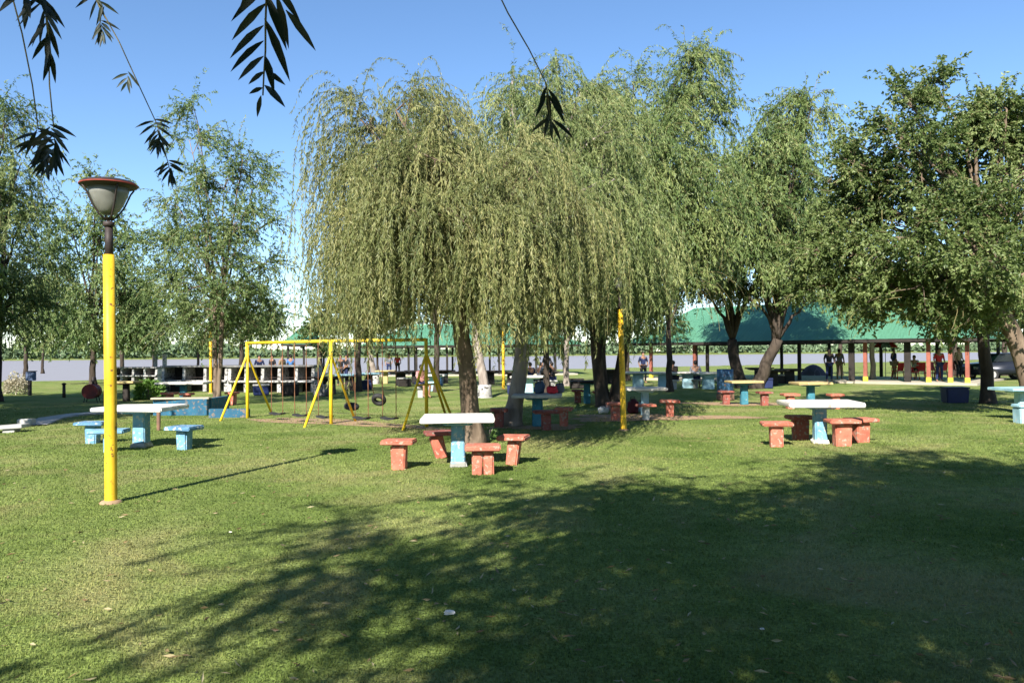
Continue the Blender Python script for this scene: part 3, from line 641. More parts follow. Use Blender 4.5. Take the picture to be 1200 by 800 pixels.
# a willow off to the left, its crown shades the left part of the lawn
make_tree('willow_tree', 'willow standing outside the left edge of the photo that shades the left of the lawn', 'tree', (-16.3, 17), fan(3.6, 3.6, 3.4, 8.0, 34, 1.0, 5), 0.25, 3.0,
          L_GREEN, BARK3, twigs=7, per=6, hang=1.3, droop=1.5, leaf=(0.20, 0.055), step=0.08, zmin=2.2, up=0.3, seed=90)
make_tree('willow_tree', 'second willow beyond the left edge of the photo, further back, shading the far left lawn', 'tree', (-21.5, 23), fan(4.4, 4.4, 3.4, 9.0, 40, 1.1, 6), 0.28, 3.0,
          L_GREEN, BARK3, twigs=6, per=6, hang=1.3, droop=1.5, leaf=(0.24, 0.07), step=0.10, zmin=2.2, up=0.3, seed=91)
for k, (x, y, lab) in enumerate([(-13, -13, 'added sky-blocking tree far behind the camera on the left'), (-3, -20, 'added sky-blocking tree straight behind the camera'), (10, -17, 'added sky-blocking tree behind the camera on the right'), (16, -5, 'added sky-blocking tree to the right of the camera')]):  # unseen trees added around the camera to block sky light
    make_tree('sky_block_tree', lab, 'tree', (x, y), fan(4.6, 4.6, 3.4, 10.5 if k != 1 else 9, 40, 1.3, 15 + k), 0.3, 3.0,
              L_DARK, BARK3, twigs=5, per=5, hang=1.1, droop=1.0, leaf=(0.34, 0.15), step=0.13, zmin=2.2, up=0.3, seed=95 + k, group='unseen trees added to block sky light')

# ------------------------------------------------------------------ picnic sets
def slab(w_, d_, h_, jit=0.006): 
    bm = B(); box(bm, (0, 0, 0), (w_, d_, h_), bev=0.015, jit=jit); return bm
def make_table(name, w_, d_, topm, legm, hgt=0.76, th=0.075, leg=(0.21, 0.21), foot=None, splay=0):
    t = thing(name, None, 'table')
    o = obj('tabletop', slab(w_, d_, th), topm, t); o.location.z = hgt - th / 2
    bm = B(); box(bm, (0, 0, (hgt - th) / 2), (leg[0], leg[1], hgt - th - 0.004), bev=0.02, jit=0.005, taper=0.94)
    o2 = obj('leg', bm, legm, t)
    bm = B(); box(bm, (0, 0, hgt - th - 0.03), (leg[0] * 1.9, leg[1] * 1.9, 0.055), bev=0.012, taper=1.25); obj('leg_cap', bm, legm, t)
    if foot:
        bm = B(); box(bm, (0, 0, 0.035), (leg[0] * 1.22, leg[1] * 1.22, 0.09), bev=0.02, jit=0.012); obj('foot', bm, foot, t)
    return t
def make_stool(w_, d_, topm, legm, hgt=0.44, leg=(0.20, 0.20), lean=0.0, legs=1, th=0.07):
    t = thing('concrete_stool', None, 'stool')
    o = obj('seat', slab(w_, d_, th), topm, t); o.location.z = hgt - th / 2
    for k in range(legs):
        bm = B(); x0 = 0 if legs == 1 else (k - .5) * 0.16
        box(bm, (x0, 0, (hgt - th) / 2 - 0.01), (leg[0], leg[1], hgt - th + 0.02), rot=Euler((0, lean, 0)), bev=0.02, jit=0.006, taper=1.1)
        obj('leg', bm, legm, t)
    return t
def put(o, px, py, rz, label, group=None, z=0.0):
    p = G(px, py); o.location = (p.x, p.y, ground_z(p.x, p.y) + z); o.rotation_euler = (0, 0, rz); o['label'] = label
    if group: o['group'] = group
    return o
GT, GS = 'concrete picnic tables on the lawn', 'concrete stools round the picnic tables'

# set 1, centre front
put(make_table('picnic_table', 1.08, 1.0, WHITE, BLUE, foot=CONC), 537, 546, R(3), 'white-topped table with light blue leg, nearest the camera in the centre', GT)
put(make_stool(.48, .40, ORANGE, ORANGE), 468, 549, R(-4), 'orange stool at the left end of the centre front table', GS)
put(make_stool(.46, .40, ORANGE_SHADE, ORANGE, lean=R(-16)), 514, 536, R(12), 'orange stool with slanting leg behind the centre front table, left of its blue leg', GS)
put(make_stool(.50, .42, ORANGE, ORANGE, leg=(.14, .2), legs=2, hgt=.41), 566, 555, R(2), 'orange stool on two rough legs in front of the centre front table', GS)
put(make_stool(.44, .42, ORANGE, ORANGE, lean=R(7), leg=(.17, .2)), 602, 544, R(-14), 'orange stool at the right end of the centre front table', GS)
# set 2, right
put(make_table('picnic_table', 1.30, 1.0, WHITE, BLUE, leg=(.22, .22), foot=WHITE), 961, 520, R(-6), 'white-topped table with light blue leg, alone on the right lawn', GT)
put(make_stool(.52, .40, ORANGE, ORANGE, leg=(.21, .2)), 910, 523, R(-8), 'orange stool at the left end of the right-hand white table', GS)
put(make_stool(.46, .40, ORANGE_SHADE, ORANGE_SHADE, leg=(.26, .2), hgt=.46), 938, 516, R(5), 'shaded dark red stool tucked behind the right-hand white table', GS)
put(make_stool(.52, .46, ORANGE, ORANGE, leg=(.26, .22), hgt=.47), 987, 523, R(-5), 'broad orange stool in front of the right end of the right-hand table', GS)
put(make_stool(.48, .42, ORANGE, ORANGE, leg=(.24, .2)), 1009, 519, R(8), 'orange stool furthest right beside the right-hand white table', GS)
# set 3, left, blue
put(make_table('picnic_table', 1.30, 1.1, WHITE, BLUE, leg=(.24, .24), foot=CONC), 166, 525, R(-3), 'white-topped table with blue leg behind the near lamp post', GT)
put(make_stool(.55, .42, BLUE2, BLUE, leg=(.2, .2), hgt=.42), 109, 521, R(0), 'blue stool at the left end of the left-hand table', GS)
put(make_stool(.60, .42, BLUE, BLUE, leg=(.14, .18), hgt=.40), 128, 531, R(8), 'blue stool with pale top right behind the yellow lamp post', GS)
put(make_stool(.52, .46, BLUE2, BLUE, leg=(.2, .2), hgt=.42), 216, 527, R(-12), 'blue stool to the right of the left-hand table, pale worn top', GS)
t = thing('wooden_post', 'rusty brown stub post behind the right end of the left-hand table', 'post'); bm = B(); box(bm, (0, 0, .21), (.07, .07, .5), bev=.01, jit=.004); obj('post_shaft', bm, WOODB, t)
bm = B(); box(bm, (0, 0, .455), (.09, .09, .03), bev=.008); obj('cap', bm, WOODB, t); put(t, 186, 505, 0, t['label'])
# set 4, behind centre in shade
put(make_table('picnic_table', 1.15, 1.0, GREYTOP, TEAL, leg=(.25, .22)), 630, 498, R(-5), 'grey-topped table with teal leg and bags on it', GT)
put(make_stool(.42, .40, ORANGE_SHADE, ORANGE_SHADE), 585, 499, 0, 'shaded orange stool at the left end of the table with bags', GS)
put(make_stool(.56, .40, ORANGE_SHADE, ORANGE_SHADE), 640, 502, R(4), 'shaded orange stool in front of the table with bags', GS)
put(make_stool(.42, .40, ORANGE, ORANGE, leg=(.18, .18)), 661, 498, R(-8), 'orange stool catching sun at the right end of the table with bags', GS)
# set 5, by the second lamp
put(make_table('picnic_table', 1.05, .9, WHITE, PALEBLUE, leg=(.2, .2)), 756, 487, R(0), 'white-topped table just right of the second lamp post', GT)
put(make_stool(.44, .40, ORANGE, ORANGE), 721, 492, 0, 'orange stool left of the second lamp post', GS)
put(make_stool(.44, .36, ORANGE, WHITE, leg=(.14, .16), hgt=.40), 757, 492, R(10), 'small orange stool on a pale leg before the table by the second lamp', GS)
put(make_stool(.50, .40, ORANGE, ORANGE, leg=(.18, .18)), 785, 488, R(-6), 'orange stool at the right end of the table by the second lamp', GS)
# set 6, behind set 2
put(make_table('picnic_table', 1.0, .9, YELTOP, TEAL), 950, 477, R(0), 'yellow-topped table directly behind the right-hand white table', GT)
put(make_stool(.48, .40, ORANGE, ORANGE), 926, 479, 0, 'orange stool left of the yellow-topped table behind the right-hand set', GS)
put(make_stool(.40, .40, ORANGE, ORANGE), 979, 479, 0, 'orange stool right of the yellow-topped table behind the right-hand set', GS)
# set 7
put(make_table('picnic_table', 1.0, .9, YELTOP, TEAL), 872, 474, R(0), 'yellow-topped table below the V-shaped trunk', GT)
put(make_stool(.44, .40, ORANGE_SHADE, ORANGE_SHADE), 851, 474, 0, 'dark red stool left of the table below the V-shaped trunk', GS)
put(make_stool(.44, .40, ORANGE_SHADE, ORANGE_SHADE), 896, 475, 0, 'dark red stool right of the table below the V-shaped trunk', GS)
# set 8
put(make_table('picnic_table', 1.1, .9, POSTD, TEAL), 688, 473, R(0), 'dark shaded table against the cluster of trunks', GT)  # near-black top paints in the shade under the trunks
put(make_stool(.40, .38, ORANGE_SHADE, ORANGE_SHADE), 677, 472, 0, 'shaded orange stool left before the dark table at the cluster of trunks', GS)
put(make_stool(.40, .38, ORANGE_SHADE, ORANGE_SHADE), 702, 474, 0, 'shaded orange stool right before the dark table at the cluster of trunks', GS)
# set 9, left rear behind the blue wall
put(make_table('picnic_table', 1.7, .9, WHITE, TEAL), 215, 472, R(2), 'long white-topped table behind the blue low wall', GT)
put(make_stool(.5, .40, ORANGE, ORANGE), 199, 474, 0, 'orange stool behind the left end of the blue low wall', GS)
put(make_stool(.40, .40, ORANGE, ORANGE), 219, 475, 0, 'orange stool behind the middle of the blue low wall', GS)
put(make_stool(.40, .40, ORANGE, ORANGE, leg=(.24, .2)), 272, 474, 0, 'orange stool seen left of the swing frame leg', GS)
put(make_table('picnic_table', .9, .8, YELTOP, POSTD), 148, 470, R(0), 'dark table with yellow edge left of the leafy shrub', GT)
put(make_table('picnic_table', 1.0, .9, PALEBLUE, PALEBLUE), 1196, 492, R(4), 'light blue table cut by the right edge of the photo', GT)
put(make_stool(.34, .34, PALEBLUE, PALEBLUE, leg=(.28, .28), hgt=.42), 1199, 497, 0, 'light blue stool cut by the right edge of the photo', GS)
# rows further back under the trees
protoA = make_table('picnic_table', 1.3, .9, WHITE, PALEBLUE, leg=(.5, .25)); protoB = make_table('picnic_table', 1.1, .9, YELTOP, YELTOP, leg=(.25, .25))
protoShade = make_table('picnic_table', 1.3, 1.0, POSTD, SOOT_SHADE, leg=(.5, .3))  # near-black colours stand in for shade over these far tables
protoC = make_table('picnic_table', 1.2, .9, PALEBLUE, POSTD, leg=(.4, .3))
usedp = set()
def reuse(pr, *a):
    o = pr if pr.name not in usedp else copy_tree(pr); usedp.add(pr.name); return put(o, *a)
for pr, px, py, lab in [(protoA, 748, 455, 'pale blue-legged table at the left of the far row, just right of the second lamp'), (protoA, 778, 456, 'pale blue-legged table of the far row, in front of the brown shelter post'),
                        (protoA, 806, 455, 'pale blue-legged table of the far row, before the middle of the green roof'), (protoA, 830, 456, 'pale blue-legged table of the far row, next to the blue drum'),
                        (protoB, 452, 450, 'yellow table in the distance beside the leaning brown trunk'), (protoC, 410, 458, 'light blue-topped table behind the middle swing frame'),
                        (protoA, 506, 458, 'white-topped far table seen through the right swing frame'), (protoA, 618, 463, 'white-topped far table right of the grey leaning trunk'),
                        (protoShade, 470, 452, 'dark far table behind the tyre swings'), (protoShade, 600, 452, 'dark far table behind the leaning grey trunk'), (protoShade, 640, 452, 'dark far table in front of the seated group'),
                        (protoShade, 545, 452, 'dark far table hidden partly by the scaly trunk'),
                        (protoShade, 386, 462, 'dark far table just left of the middle swing post'), (protoC, 432, 455, 'light blue-topped far table left of the leaning brown trunk'), (protoShade, 488, 450, 'dark far table left of the right swing frame'),
                        (protoShade, 520, 449, 'dark far table right of the right swing frame'), (protoShade, 574, 450, 'dark far table right behind the pale leaning trunk'), (protoShade, 905, 452, 'dark far table right of the V-shaped trunk'), (protoShade, 925, 449, 'dark far table at the edge of the shelter floor'),
                        (protoShade, 890, 447, 'dark far table close behind the V-shaped trunk'), (protoShade, 715, 449, 'dark far table behind the second lamp post')]:
    reuse(pr, px, py, R(random.uniform(-8, 8)), lab, GT)

# ------------------------------------------------------------------ street lamps
def make_lamp(H=3.74, r=0.067):
    t = thing('street_lamp', None, 'lamp post', group='yellow lamp posts of the park')
    bm = B(); zt = H - 0.86; tube(bm, [(0, 0, -.05), (0, 0, 0.0), (0.004, 0, zt * .5), (-.004, 0, zt)], [r * 1.1, r * 1.02, r, r * .93], 18); obj('pole', bm, YELLOW, t)
    bm = B(); lathe(bm, [(r * 1.02, .035), (.10, .03), (.125, .008), (.13, -.02)], 14); obj('footing', bm, EARTH, t)
    bm = B(); tube(bm, [(0, 0, zt - .03), (0, 0, zt + .34)], [.047, .044], 14); lathe(bm, [(.0, zt + .33), (.062, zt + .33), (.062, zt + .38), (.0, zt + .40)], 14); obj('neck_pipe', bm, BLACKM, t)
    z0 = zt + .40
    bm = B(); lathe(bm, [(.02, z0), (.055, z0 + .012), (.07, z0 + .03)], 20)
    for k in range(4):
        a = k * PI / 2 + .45; c, s = math.cos(a), math.sin(a)
        tube(bm, [(c * .03, s * .03, z0), (c * .10, s * .10, z0 + .06), (c * .175, s * .175, z0 + .17), (c * .245, s * .245, z0 + .33), (c * .285, s * .285, z0 + .385)], .0105, 6)
    obj('bracket', bm, BLACKM, t)
    m = MATS.get('lampglass')
    if not m:
        m, n, l, b = nt('milky lamp glass'); MATS['lampglass'] = m
        tc = n.new('ShaderNodeTexCoord'); no = n.new('ShaderNodeTexNoise'); no.inputs['Scale'].default_value = 5; l.new(tc.outputs['Object'], no.inputs['Vector'])
        rr = ramp(n, [(.35, (.20, .20, .18)), (.7, (.34, .34, .31))]); l.new(no.outputs['Fac'], rr.inputs[0]); l.new(rr.outputs[0], b.inputs['Base Color'])
        b.inputs['Roughness'].default_value = .35; b.inputs['Transmission Weight'].default_value = .35
    bm = B(); lathe(bm, [(.0, z0 + .065), (.07, z0 + .07), (.115, z0 + .11), (.165, z0 + .20), (.205, z0 + .30), (.225, z0 + .375), (.21, z0 + .375), (.15, z0 + .20), (.09, z0 + .11), (0, z0 + .085)], 32); obj('glass_bowl', bm, m, t)
    bm = B(); lathe(bm, [(.0, z0 + .372), (.24, z0 + .372), (.298, z0 + .392), (.306, z0 + .402)], 36)
    lathe(bm, [(.306, z0 + .424), (.28, z0 + .448), (.20, z0 + .468), (.08, z0 + .478), (0, z0 + .48)], 36); obj('dish', bm, BLACKM, t)
    bm = B(); lathe(bm, [(.305, z0 + .402), (.314, z0 + .404), (.316, z0 + .411), (.314, z0 + .418), (.304, z0 + .420)], 36); obj('rim', bm, REDM, t)
    return t
lamp = make_lamp()
put(lamp, 130, 589, R(20), 'yellow lamp post with red-rimmed black dish, nearest the camera on the left'); lamp.rotation_euler = (0, R(-0.3), R(20))
l2 = copy_tree(lamp); put(l2, 731, 503, R(-30), 'yellow lamp post in the middle distance, its head hidden among willow leaves'); l2.rotation_euler = (0, R(-1.0), 0); l2.scale = (.93, .93, .92)
l3 = copy_tree(lamp); put(l3, 590, 456, 0, 'thin far yellow lamp post between the two willow trunks')
l4 = copy_tree(lamp); put(l4, 247, 461, 0, 'far lamp post left of the swing frame, before the barbecues')

# ------------------------------------------------------------------ swing set
A0, A1, A2 = G(290, 490), G(388, 497.5), G(500, 500)
ax = (A2 - A0).normalized(); pr = Vector((ax.y, -ax.x, 0))
sw = thing('swing_set', 'long yellow pipe swing frame with three A-shaped supports', 'swing', A0)
Hs = 2.02
loc = [p - A0 for p in (A0, A1, A2)]
for i, p in enumerate(loc):
    bm = B(); tube(bm, [p + Vector((0, 0, -.1)), p + Vector((0, 0, Hs + .03))], .042, 12); obj('post', bm, YELLOW2, sw)
    feet = [pr * .92, pr * -.92] + ([pr * -.55 + ax * .45] if i == 2 else [])
    for f in feet:
        bm = B(); tube(bm, [p + f + Vector((0, 0, -.05)), p + f * .06 + Vector((0, 0, 1.60)), p + Vector((0, 0, 1.68))], .03, 10); obj('brace', bm, YELLOW2, sw)
bm = B(); tube(bm, [loc[0] + Vector((0, 0, Hs)), loc[1] + Vector((0, 0, Hs + .0)), loc[2] + Vector((0, 0, Hs))], .04, 12); obj('crossbar', bm, YELLOW2, sw)
bm = B(); q = loc[2] + Vector((0, 0, .98)); tube(bm, [q + pr * .42, q - pr * .42], .022, 8); obj('tie_bar', bm, YELLOW2, sw)
def on_bar(f):  # 0..1 first bay, 1..2 second bay
    return A0.lerp(A1, f) if f < 1 else A1.lerp(A2, f - 1)
def bars_chain(bm, p, q, r=.007):
    n_ = int((q - p).length / .12)
    pts = [p.lerp(q, i / n_) for i in range(n_ + 1)]
    tube(bm, pts, [r if i % 2 else r * 1.9 for i in range(n_ + 1)], 5)
for f, lab in [(.38, 'black flat swing seat left in the first bay'), (.66, 'black flat swing seat in the middle of the first bay'), (.93, 'black flat swing seat beside the middle swing post'),
               (1.33, 'black flat swing seat left in the second bay'), (1.62, 'black flat swing seat right in the second bay')]:
    p = on_bar(f); t = thing('flat_swing', lab, 'flat swing', p, math.atan2(ax.y, ax.x), 'flat swings hanging from the yellow frame')
    bm = B(); prism(bm, [(-.22, .20), (-.2, .17), (0, .14), (.2, .17), (.22, .20), (.2, .215), (0, .18), (-.2, .215)], .17); obj('seat', bm, RUBBER, t)
    for s in (-1, 1):
        bm = B(); bars_chain(bm, Vector((s * .2, 0, .19)), Vector((s * .2, 0, Hs - .04))); obj('chain', bm, CHAIN, t)
for px, py, f, lab, tw in [(412, 476, 1.12, 'black tyre swing lying flat in the air beside the middle support', 0), (444, 468, 1.42, 'black tyre swing tilted on edge, further right', 1)]:
    bar = on_bar(f) + Vector((0, 0, Hs)); dep = bar.y + (1.0 if tw == 0 else 1.6); c = V(px, py, dep)
    t = thing('tyre_swing', lab, 'tyre swing', c, 0, 'tyre swings')
    bm = B(); seg, sg = 22, 8; Rr, rr_ = .135, .06
    rot = Euler((R(12) if not tw else R(-52), R(8), 0)).to_matrix()
    vs = [[bm.verts.new(rot @ Vector(((Rr + rr_ * math.cos(b_)) * math.cos(a), (Rr + rr_ * math.cos(b_)) * math.sin(a), rr_ * 1.15 * math.sin(b_)))) for b_ in [2 * PI * j / sg for j in range(sg)]] for a in [2 * PI * i / seg for i in range(seg)]]
    for i in range(seg):
        for j in range(sg): bm.faces.new((vs[i][j], vs[(i + 1) % seg][j], vs[(i + 1) % seg][(j + 1) % sg], vs[i][(j + 1) % sg])).smooth = True
    obj('tyre', bm, RUBBER, t)
    for s in (-1, 1):
        bm = B(); bars_chain(bm, rot @ Vector((s * .135, 0, .05)), bar - c + Vector((s * .1, 0, -.04)), .006); obj('chain', bm, CHAIN, t)
# bare earth strip
bm = B(); ring = []
for k in range(40):
    a = 2 * PI * k / 40; c = (A0.lerp(A2, .56)) - pr * -.1
    rr_ = 1 + .18 * math.sin(3 * a + 1) + .1 * math.sin(7 * a)
    p = c + ax * math.cos(a) * 3.0 * rr_ + pr * math.sin(a) * .62 * rr_
    ring.append(bm.verts.new((p.x, p.y, ground_z(p.x, p.y) + .006)))
cc = bm.verts.new((A0.lerp(A2, .56).x, A0.lerp(A2, .56).y, ground_z(A0.lerp(A2, .56).x, A0.lerp(A2, .56).y) + .008))
for k in range(40): bm.faces.new((ring[k], ring[(k + 1) % 40], cc))
tag(obj('bare_earth', bm, EARTH), kind='structure')

for px, py, ra, rb, sd in [(765, 489, 2.3, 1.0, 2), (632, 499, 1.1, .6, 5), (874, 473, 2.0, .9, 7)]:
    c = G(px, py); bm = B(); rg_ = []
    cc = bm.verts.new((c.x, c.y, ground_z(c.x, c.y) + .011))
    for k in range(36):
        a = 2 * PI * k / 36; q = 1 + .22 * math.sin(3 * a + sd) + .12 * math.sin(7 * a + sd * 2) + .06 * math.sin(13 * a)
        x, y = c.x + math.cos(a) * ra * q, c.y + math.sin(a) * rb * q; rg_.append(bm.verts.new((x, y, ground_z(x, y) + .009)))
    for k in range(36): bm.faces.new((rg_[k], rg_[(k + 1) % 36], cc))
    tag(obj('bare_earth', bm, EARTH), kind='structure')

# ------------------------------------------------------------------ barbecues
def barbecue(px0, px1, py, bays, label, hgt=1.15):
    a, c = G(px0, py), G(px1, py + 0.5 * (ROLL * 0)); L = (c - a).length
    t = thing('barbecue_row', label, 'barbecue', a, math.atan2(c.y - a.y, c.x - a.x))
    bm = B(); box(bm, (L / 2, .55, .16), (L, .06, .32)); box(bm, (L / 2, 1.02, hgt / 2), (L, .12, hgt)); obj('back_wall', bm, SOOT_SHADE, t)
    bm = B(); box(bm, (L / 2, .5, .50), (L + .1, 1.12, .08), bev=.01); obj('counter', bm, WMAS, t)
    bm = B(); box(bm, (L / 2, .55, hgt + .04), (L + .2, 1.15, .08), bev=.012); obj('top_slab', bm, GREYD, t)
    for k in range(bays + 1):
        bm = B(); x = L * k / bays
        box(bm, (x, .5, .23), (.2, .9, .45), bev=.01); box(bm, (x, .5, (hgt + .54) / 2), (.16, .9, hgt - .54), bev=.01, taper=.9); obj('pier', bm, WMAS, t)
    for k in range(bays):
        bm = B(); x = L * (k + .5) / bays; w_ = L / bays - .2
        for q in range(7): tube(bm, [(x - w_ / 2, .15 + q * .1, .66), (x + w_ / 2, .15 + q * .1, .66)], .008, 4)
        obj('grill', bm, BLACKM, t)
    return t
barbecue(190, 264, 459, 3, 'white barbecue row with black fire openings, behind the blue low wall')
barbecue(268, 366, 460, 5, 'long white and black barbecue row behind the swing frame')
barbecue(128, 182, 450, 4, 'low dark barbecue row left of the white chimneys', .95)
for px, lab in [(182, 'white square chimney post left of its twin'), (193, 'white square chimney post right of its twin')]:
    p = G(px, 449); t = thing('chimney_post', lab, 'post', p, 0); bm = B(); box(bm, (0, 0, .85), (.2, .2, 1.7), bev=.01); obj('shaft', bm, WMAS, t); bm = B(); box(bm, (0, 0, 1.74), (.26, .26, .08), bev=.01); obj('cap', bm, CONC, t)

# blue low wall
def wallseg(bm, a, c, h, th=.16):
    d = c - a; L = d.length; ang = math.atan2(d.y, d.x); mid = a.lerp(c, .5)
    box(bm, (mid.x, mid.y, h / 2 - .03), (L, th, h + .06), rot=Euler((0, 0, ang)), bev=.012)
a, c, e, f_ = G(181, 486), G(244, 486), G(246, 489), G(292, 489)
t = thing('low_wall', 'low blue painted wall behind the left-hand table', 'wall', a)
bm = B(); wallseg(bm, a - a, c - a, .46); wallseg(bm, c - a + Vector((-.05, .12, 0)), c - a + Vector((-.05, 1.6, 0)), .46); obj('high_panel', bm, BLUEWALL, t)
bm = B(); wallseg(bm, e - a, f_ - a, .24); obj('low_panel', bm, BLUEWALL, t)
bm = B(); mid = (c - a) / 2; box(bm, (mid.x, mid.y, .475), ((c - a).length + .04, .24, .05), bev=.01); obj('coping', bm, SANDC, t)

# grey kerb path sweeping on the left
bm = B(); pp = [G(38, 500), G(60, 491), (G(90, 486.5)), G(120, 484), G(150, 483.5), G(180, 484)]; prev = None
for i, p in enumerate(pp):
    d = (pp[min(i + 1, len(pp) - 1)] - pp[max(i - 1, 0)]).normalized(); s = Vector((-d.y, d.x, 0)) * .3
    q = [bm.verts.new(p - s + Vector((0, 0, .05))), bm.verts.new(p + s + Vector((0, 0, .05))), bm.verts.new(p - s - Vector((0, 0, .05))), bm.verts.new(p + s - Vector((0, 0, .05)))]
    if prev: bm.faces.new((prev[0], q[0], q[1], prev[1])); bm.faces.new((prev[2], q[2], q[0], prev[0])); bm.faces.new((prev[1], q[1], q[3], prev[3]))
    prev = q
tag(obj('path', bm, CONC), kind='structure')
p = G(8, 507); t = thing('concrete_slab', 'long pale grey slab lying at the left edge of the photo', 'slab', p, R(8))
bm = B(); box(bm, (-.25, 0, .12), (1.3, .42, .08), rot=Euler((0, R(-3), 0)), bev=.012); obj('slab_top', bm, CONC, t)
bm = B(); box(bm, (.1, 0, .04), (.25, .3, .1), bev=.01); obj('support', bm, CONC, t)
p = G(31, 499.5); t = thing('concrete_block', 'grey concrete block behind the slab at the left edge', 'block', p, R(12))
bm = B(); box(bm, (0, 0, .09), (.34, .3, .2), bev=.02, jit=.008); obj('block_body', bm, CONC, t)

# post box, bollard, shrubs, drum grill
p = G(35, 463); t = thing('box_on_post', 'grey-blue box on a dark post at the far left lawn', 'box', p)
bm = B(); box(bm, (0, 0, .35), (.12, .12, .75), bev=.01); obj('post_shaft', bm, POSTD, t); bm = B(); box(bm, (0.05, 0, .85), (.34, .25, .40), bev=.02); obj('box_body', bm, worn('slate blue paint', (.10, .14, .24), None, 4), t)
bm = B(); box(bm, (0.05, 0, 1.065), (.40, .31, .03), bev=.008); obj('lid', bm, POSTD, t)
p = G(75, 466); t = thing('bollard', 'short black bollard on the far left lawn', 'bollard', p); bm = B(); tube(bm, [(0, 0, -.05), (0, 0, .55)], [.07, .06], 10); obj('bollard_shaft', bm, BLACKM, t); bm = B(); lathe(bm, [(.0, .54), (.085, .54), (.085, .6), (0, .63)], 10); obj('cap', bm, BLACKM, t)

def shrub(name, label, px, py, r, h, mat, leaf, n, seed, cat='shrub'):
    rg = np.random.default_rng(seed); p = G(px, py); t = thing(name, label, cat, p)
    d = unit(rg.normal(size=(n, 3))); d[:, 2] = np.abs(d[:, 2]); q = d * rg.uniform(.5, 1.0, n)[:, None] * np.array([r, r, h]); q[:, 2] += .05
    q += .18 * r * np.sin(q * 7 + seed)
    q[:, 2] = np.maximum(q[:, 2], .03)
    v = leaf_quads(q, unit(d + rg.normal(size=(n, 3)) * .7), leaf[0], leaf[1], rg, .3)
    np_mesh('foliage', v, np.arange(len(v)).reshape(-1, 4), mat, tint=np.clip(rg.normal(.5, .25, n), 0, 1), parent=t)
    bm = B()
    for k in range(6):
        a = k * 1.05; tube(bm, [(0, 0, 0), (math.cos(a) * r * .3, math.sin(a) * r * .3, h * .5), (math.cos(a) * r * .6, math.sin(a) * r * .6, h * .8)], [.02, .014, .006], 5, cap=False)
    obj('stems', bm, BARK2, t)
L_BRIGHT = leafmat('bright green leaf', (0.06, 0.13, 0.02), (0.12, 0.22, 0.045), (0.22, 0.34, 0.10))
L_CREAM = leafmat('cream leaf', (0.22, 0.20, 0.12), (0.42, 0.38, 0.28), (0.62, 0.58, 0.46))
shrub('leafy_shrub', 'bright green leafy shrub behind the left-hand table', 174, 468, .52, .75, L_BRIGHT, (.17, .09), 1100, 5)
shrub('flowering_shrub', 'cream and white speckled shrub beside the box on its post', 19, 462, .42, .95, L_CREAM, (.12, .07), 1200, 6)
shrub('weed_tuft', 'tuft of pale weeds at the foot of the scaly willow trunk', 572, 516, .14, .28, L_BRIGHT, (.10, .012), 110, 7, 'weed')

p = G(106, 472); t = thing('drum_grill', 'rusty dark red drum grill lying on legs, left of the near lamp post', 'grill', p, R(15))
bm = B(); seg = 20
t2 = bmesh.new(); bmesh.ops.create_cone(t2, cap_ends=True, segments=20, radius1=.26, radius2=.26, depth=.62); merge(bm, t2, Matrix.Translation((0, .2, .42)) @ Matrix.Rotation(R(90), 4, 'X'))
for yy in (-.11, .2, .51):
    tb = bmesh.new(); bmesh.ops.create_cone(tb, cap_ends=True, segments=20, radius1=.272, radius2=.272, depth=.02); merge(bm, tb, Matrix.Translation((0, yy, .42)) @ Matrix.Rotation(R(90), 4, 'X'))
obj('drum', bm, DRED, t)
for x, y in ((-.18, 0), (.18, 0), (-.18, .4), (.18, .4)):
    bm = B(); tube(bm, [(x * 1.3, y, -.02), (x, y, .25)], .018, 6); obj('leg', bm, BLACKM, t)
bm = B(); tube(bm, [(0, .4, .62), (0, .4, .95)], .045, 10); obj('flue', bm, BLACKM, t)

# drum bin, dark blue bin
p = G(850, 468); t = thing('rubbish_drum', 'blue drum bin on a low brown stand before the V-shaped trunk', 'bin', p)
bm = B(); lathe(bm, [(0, .22), (.27, .22), (.28, .24), (.28, .5), (.29, .52), (.28, .54), (.28, .78), (.29, .8), (.28, .82), (.28, 1.06), (.25, 1.06), (.25, .4), (0, .4)], 24); obj('drum', bm, DRUMB, t)
bm = B(); box(bm, (0, 0, .10), (.5, .5, .22), bev=.02); obj('stand', bm, WOODB, t)
p = G(1119, 472); t = thing('rubbish_bin', 'dark navy box bin left of the straight dark trunk', 'bin', p, R(-8))
bm = B(); box(bm, (0, 0, .23), (.62, .5, .46), bev=.03, taper=1.1); obj('bin_body', bm, NAVY, t); bm = B(); box(bm, (0, 0, .48), (.70, .58, .05), bev=.015); obj('lid', bm, NAVY, t)

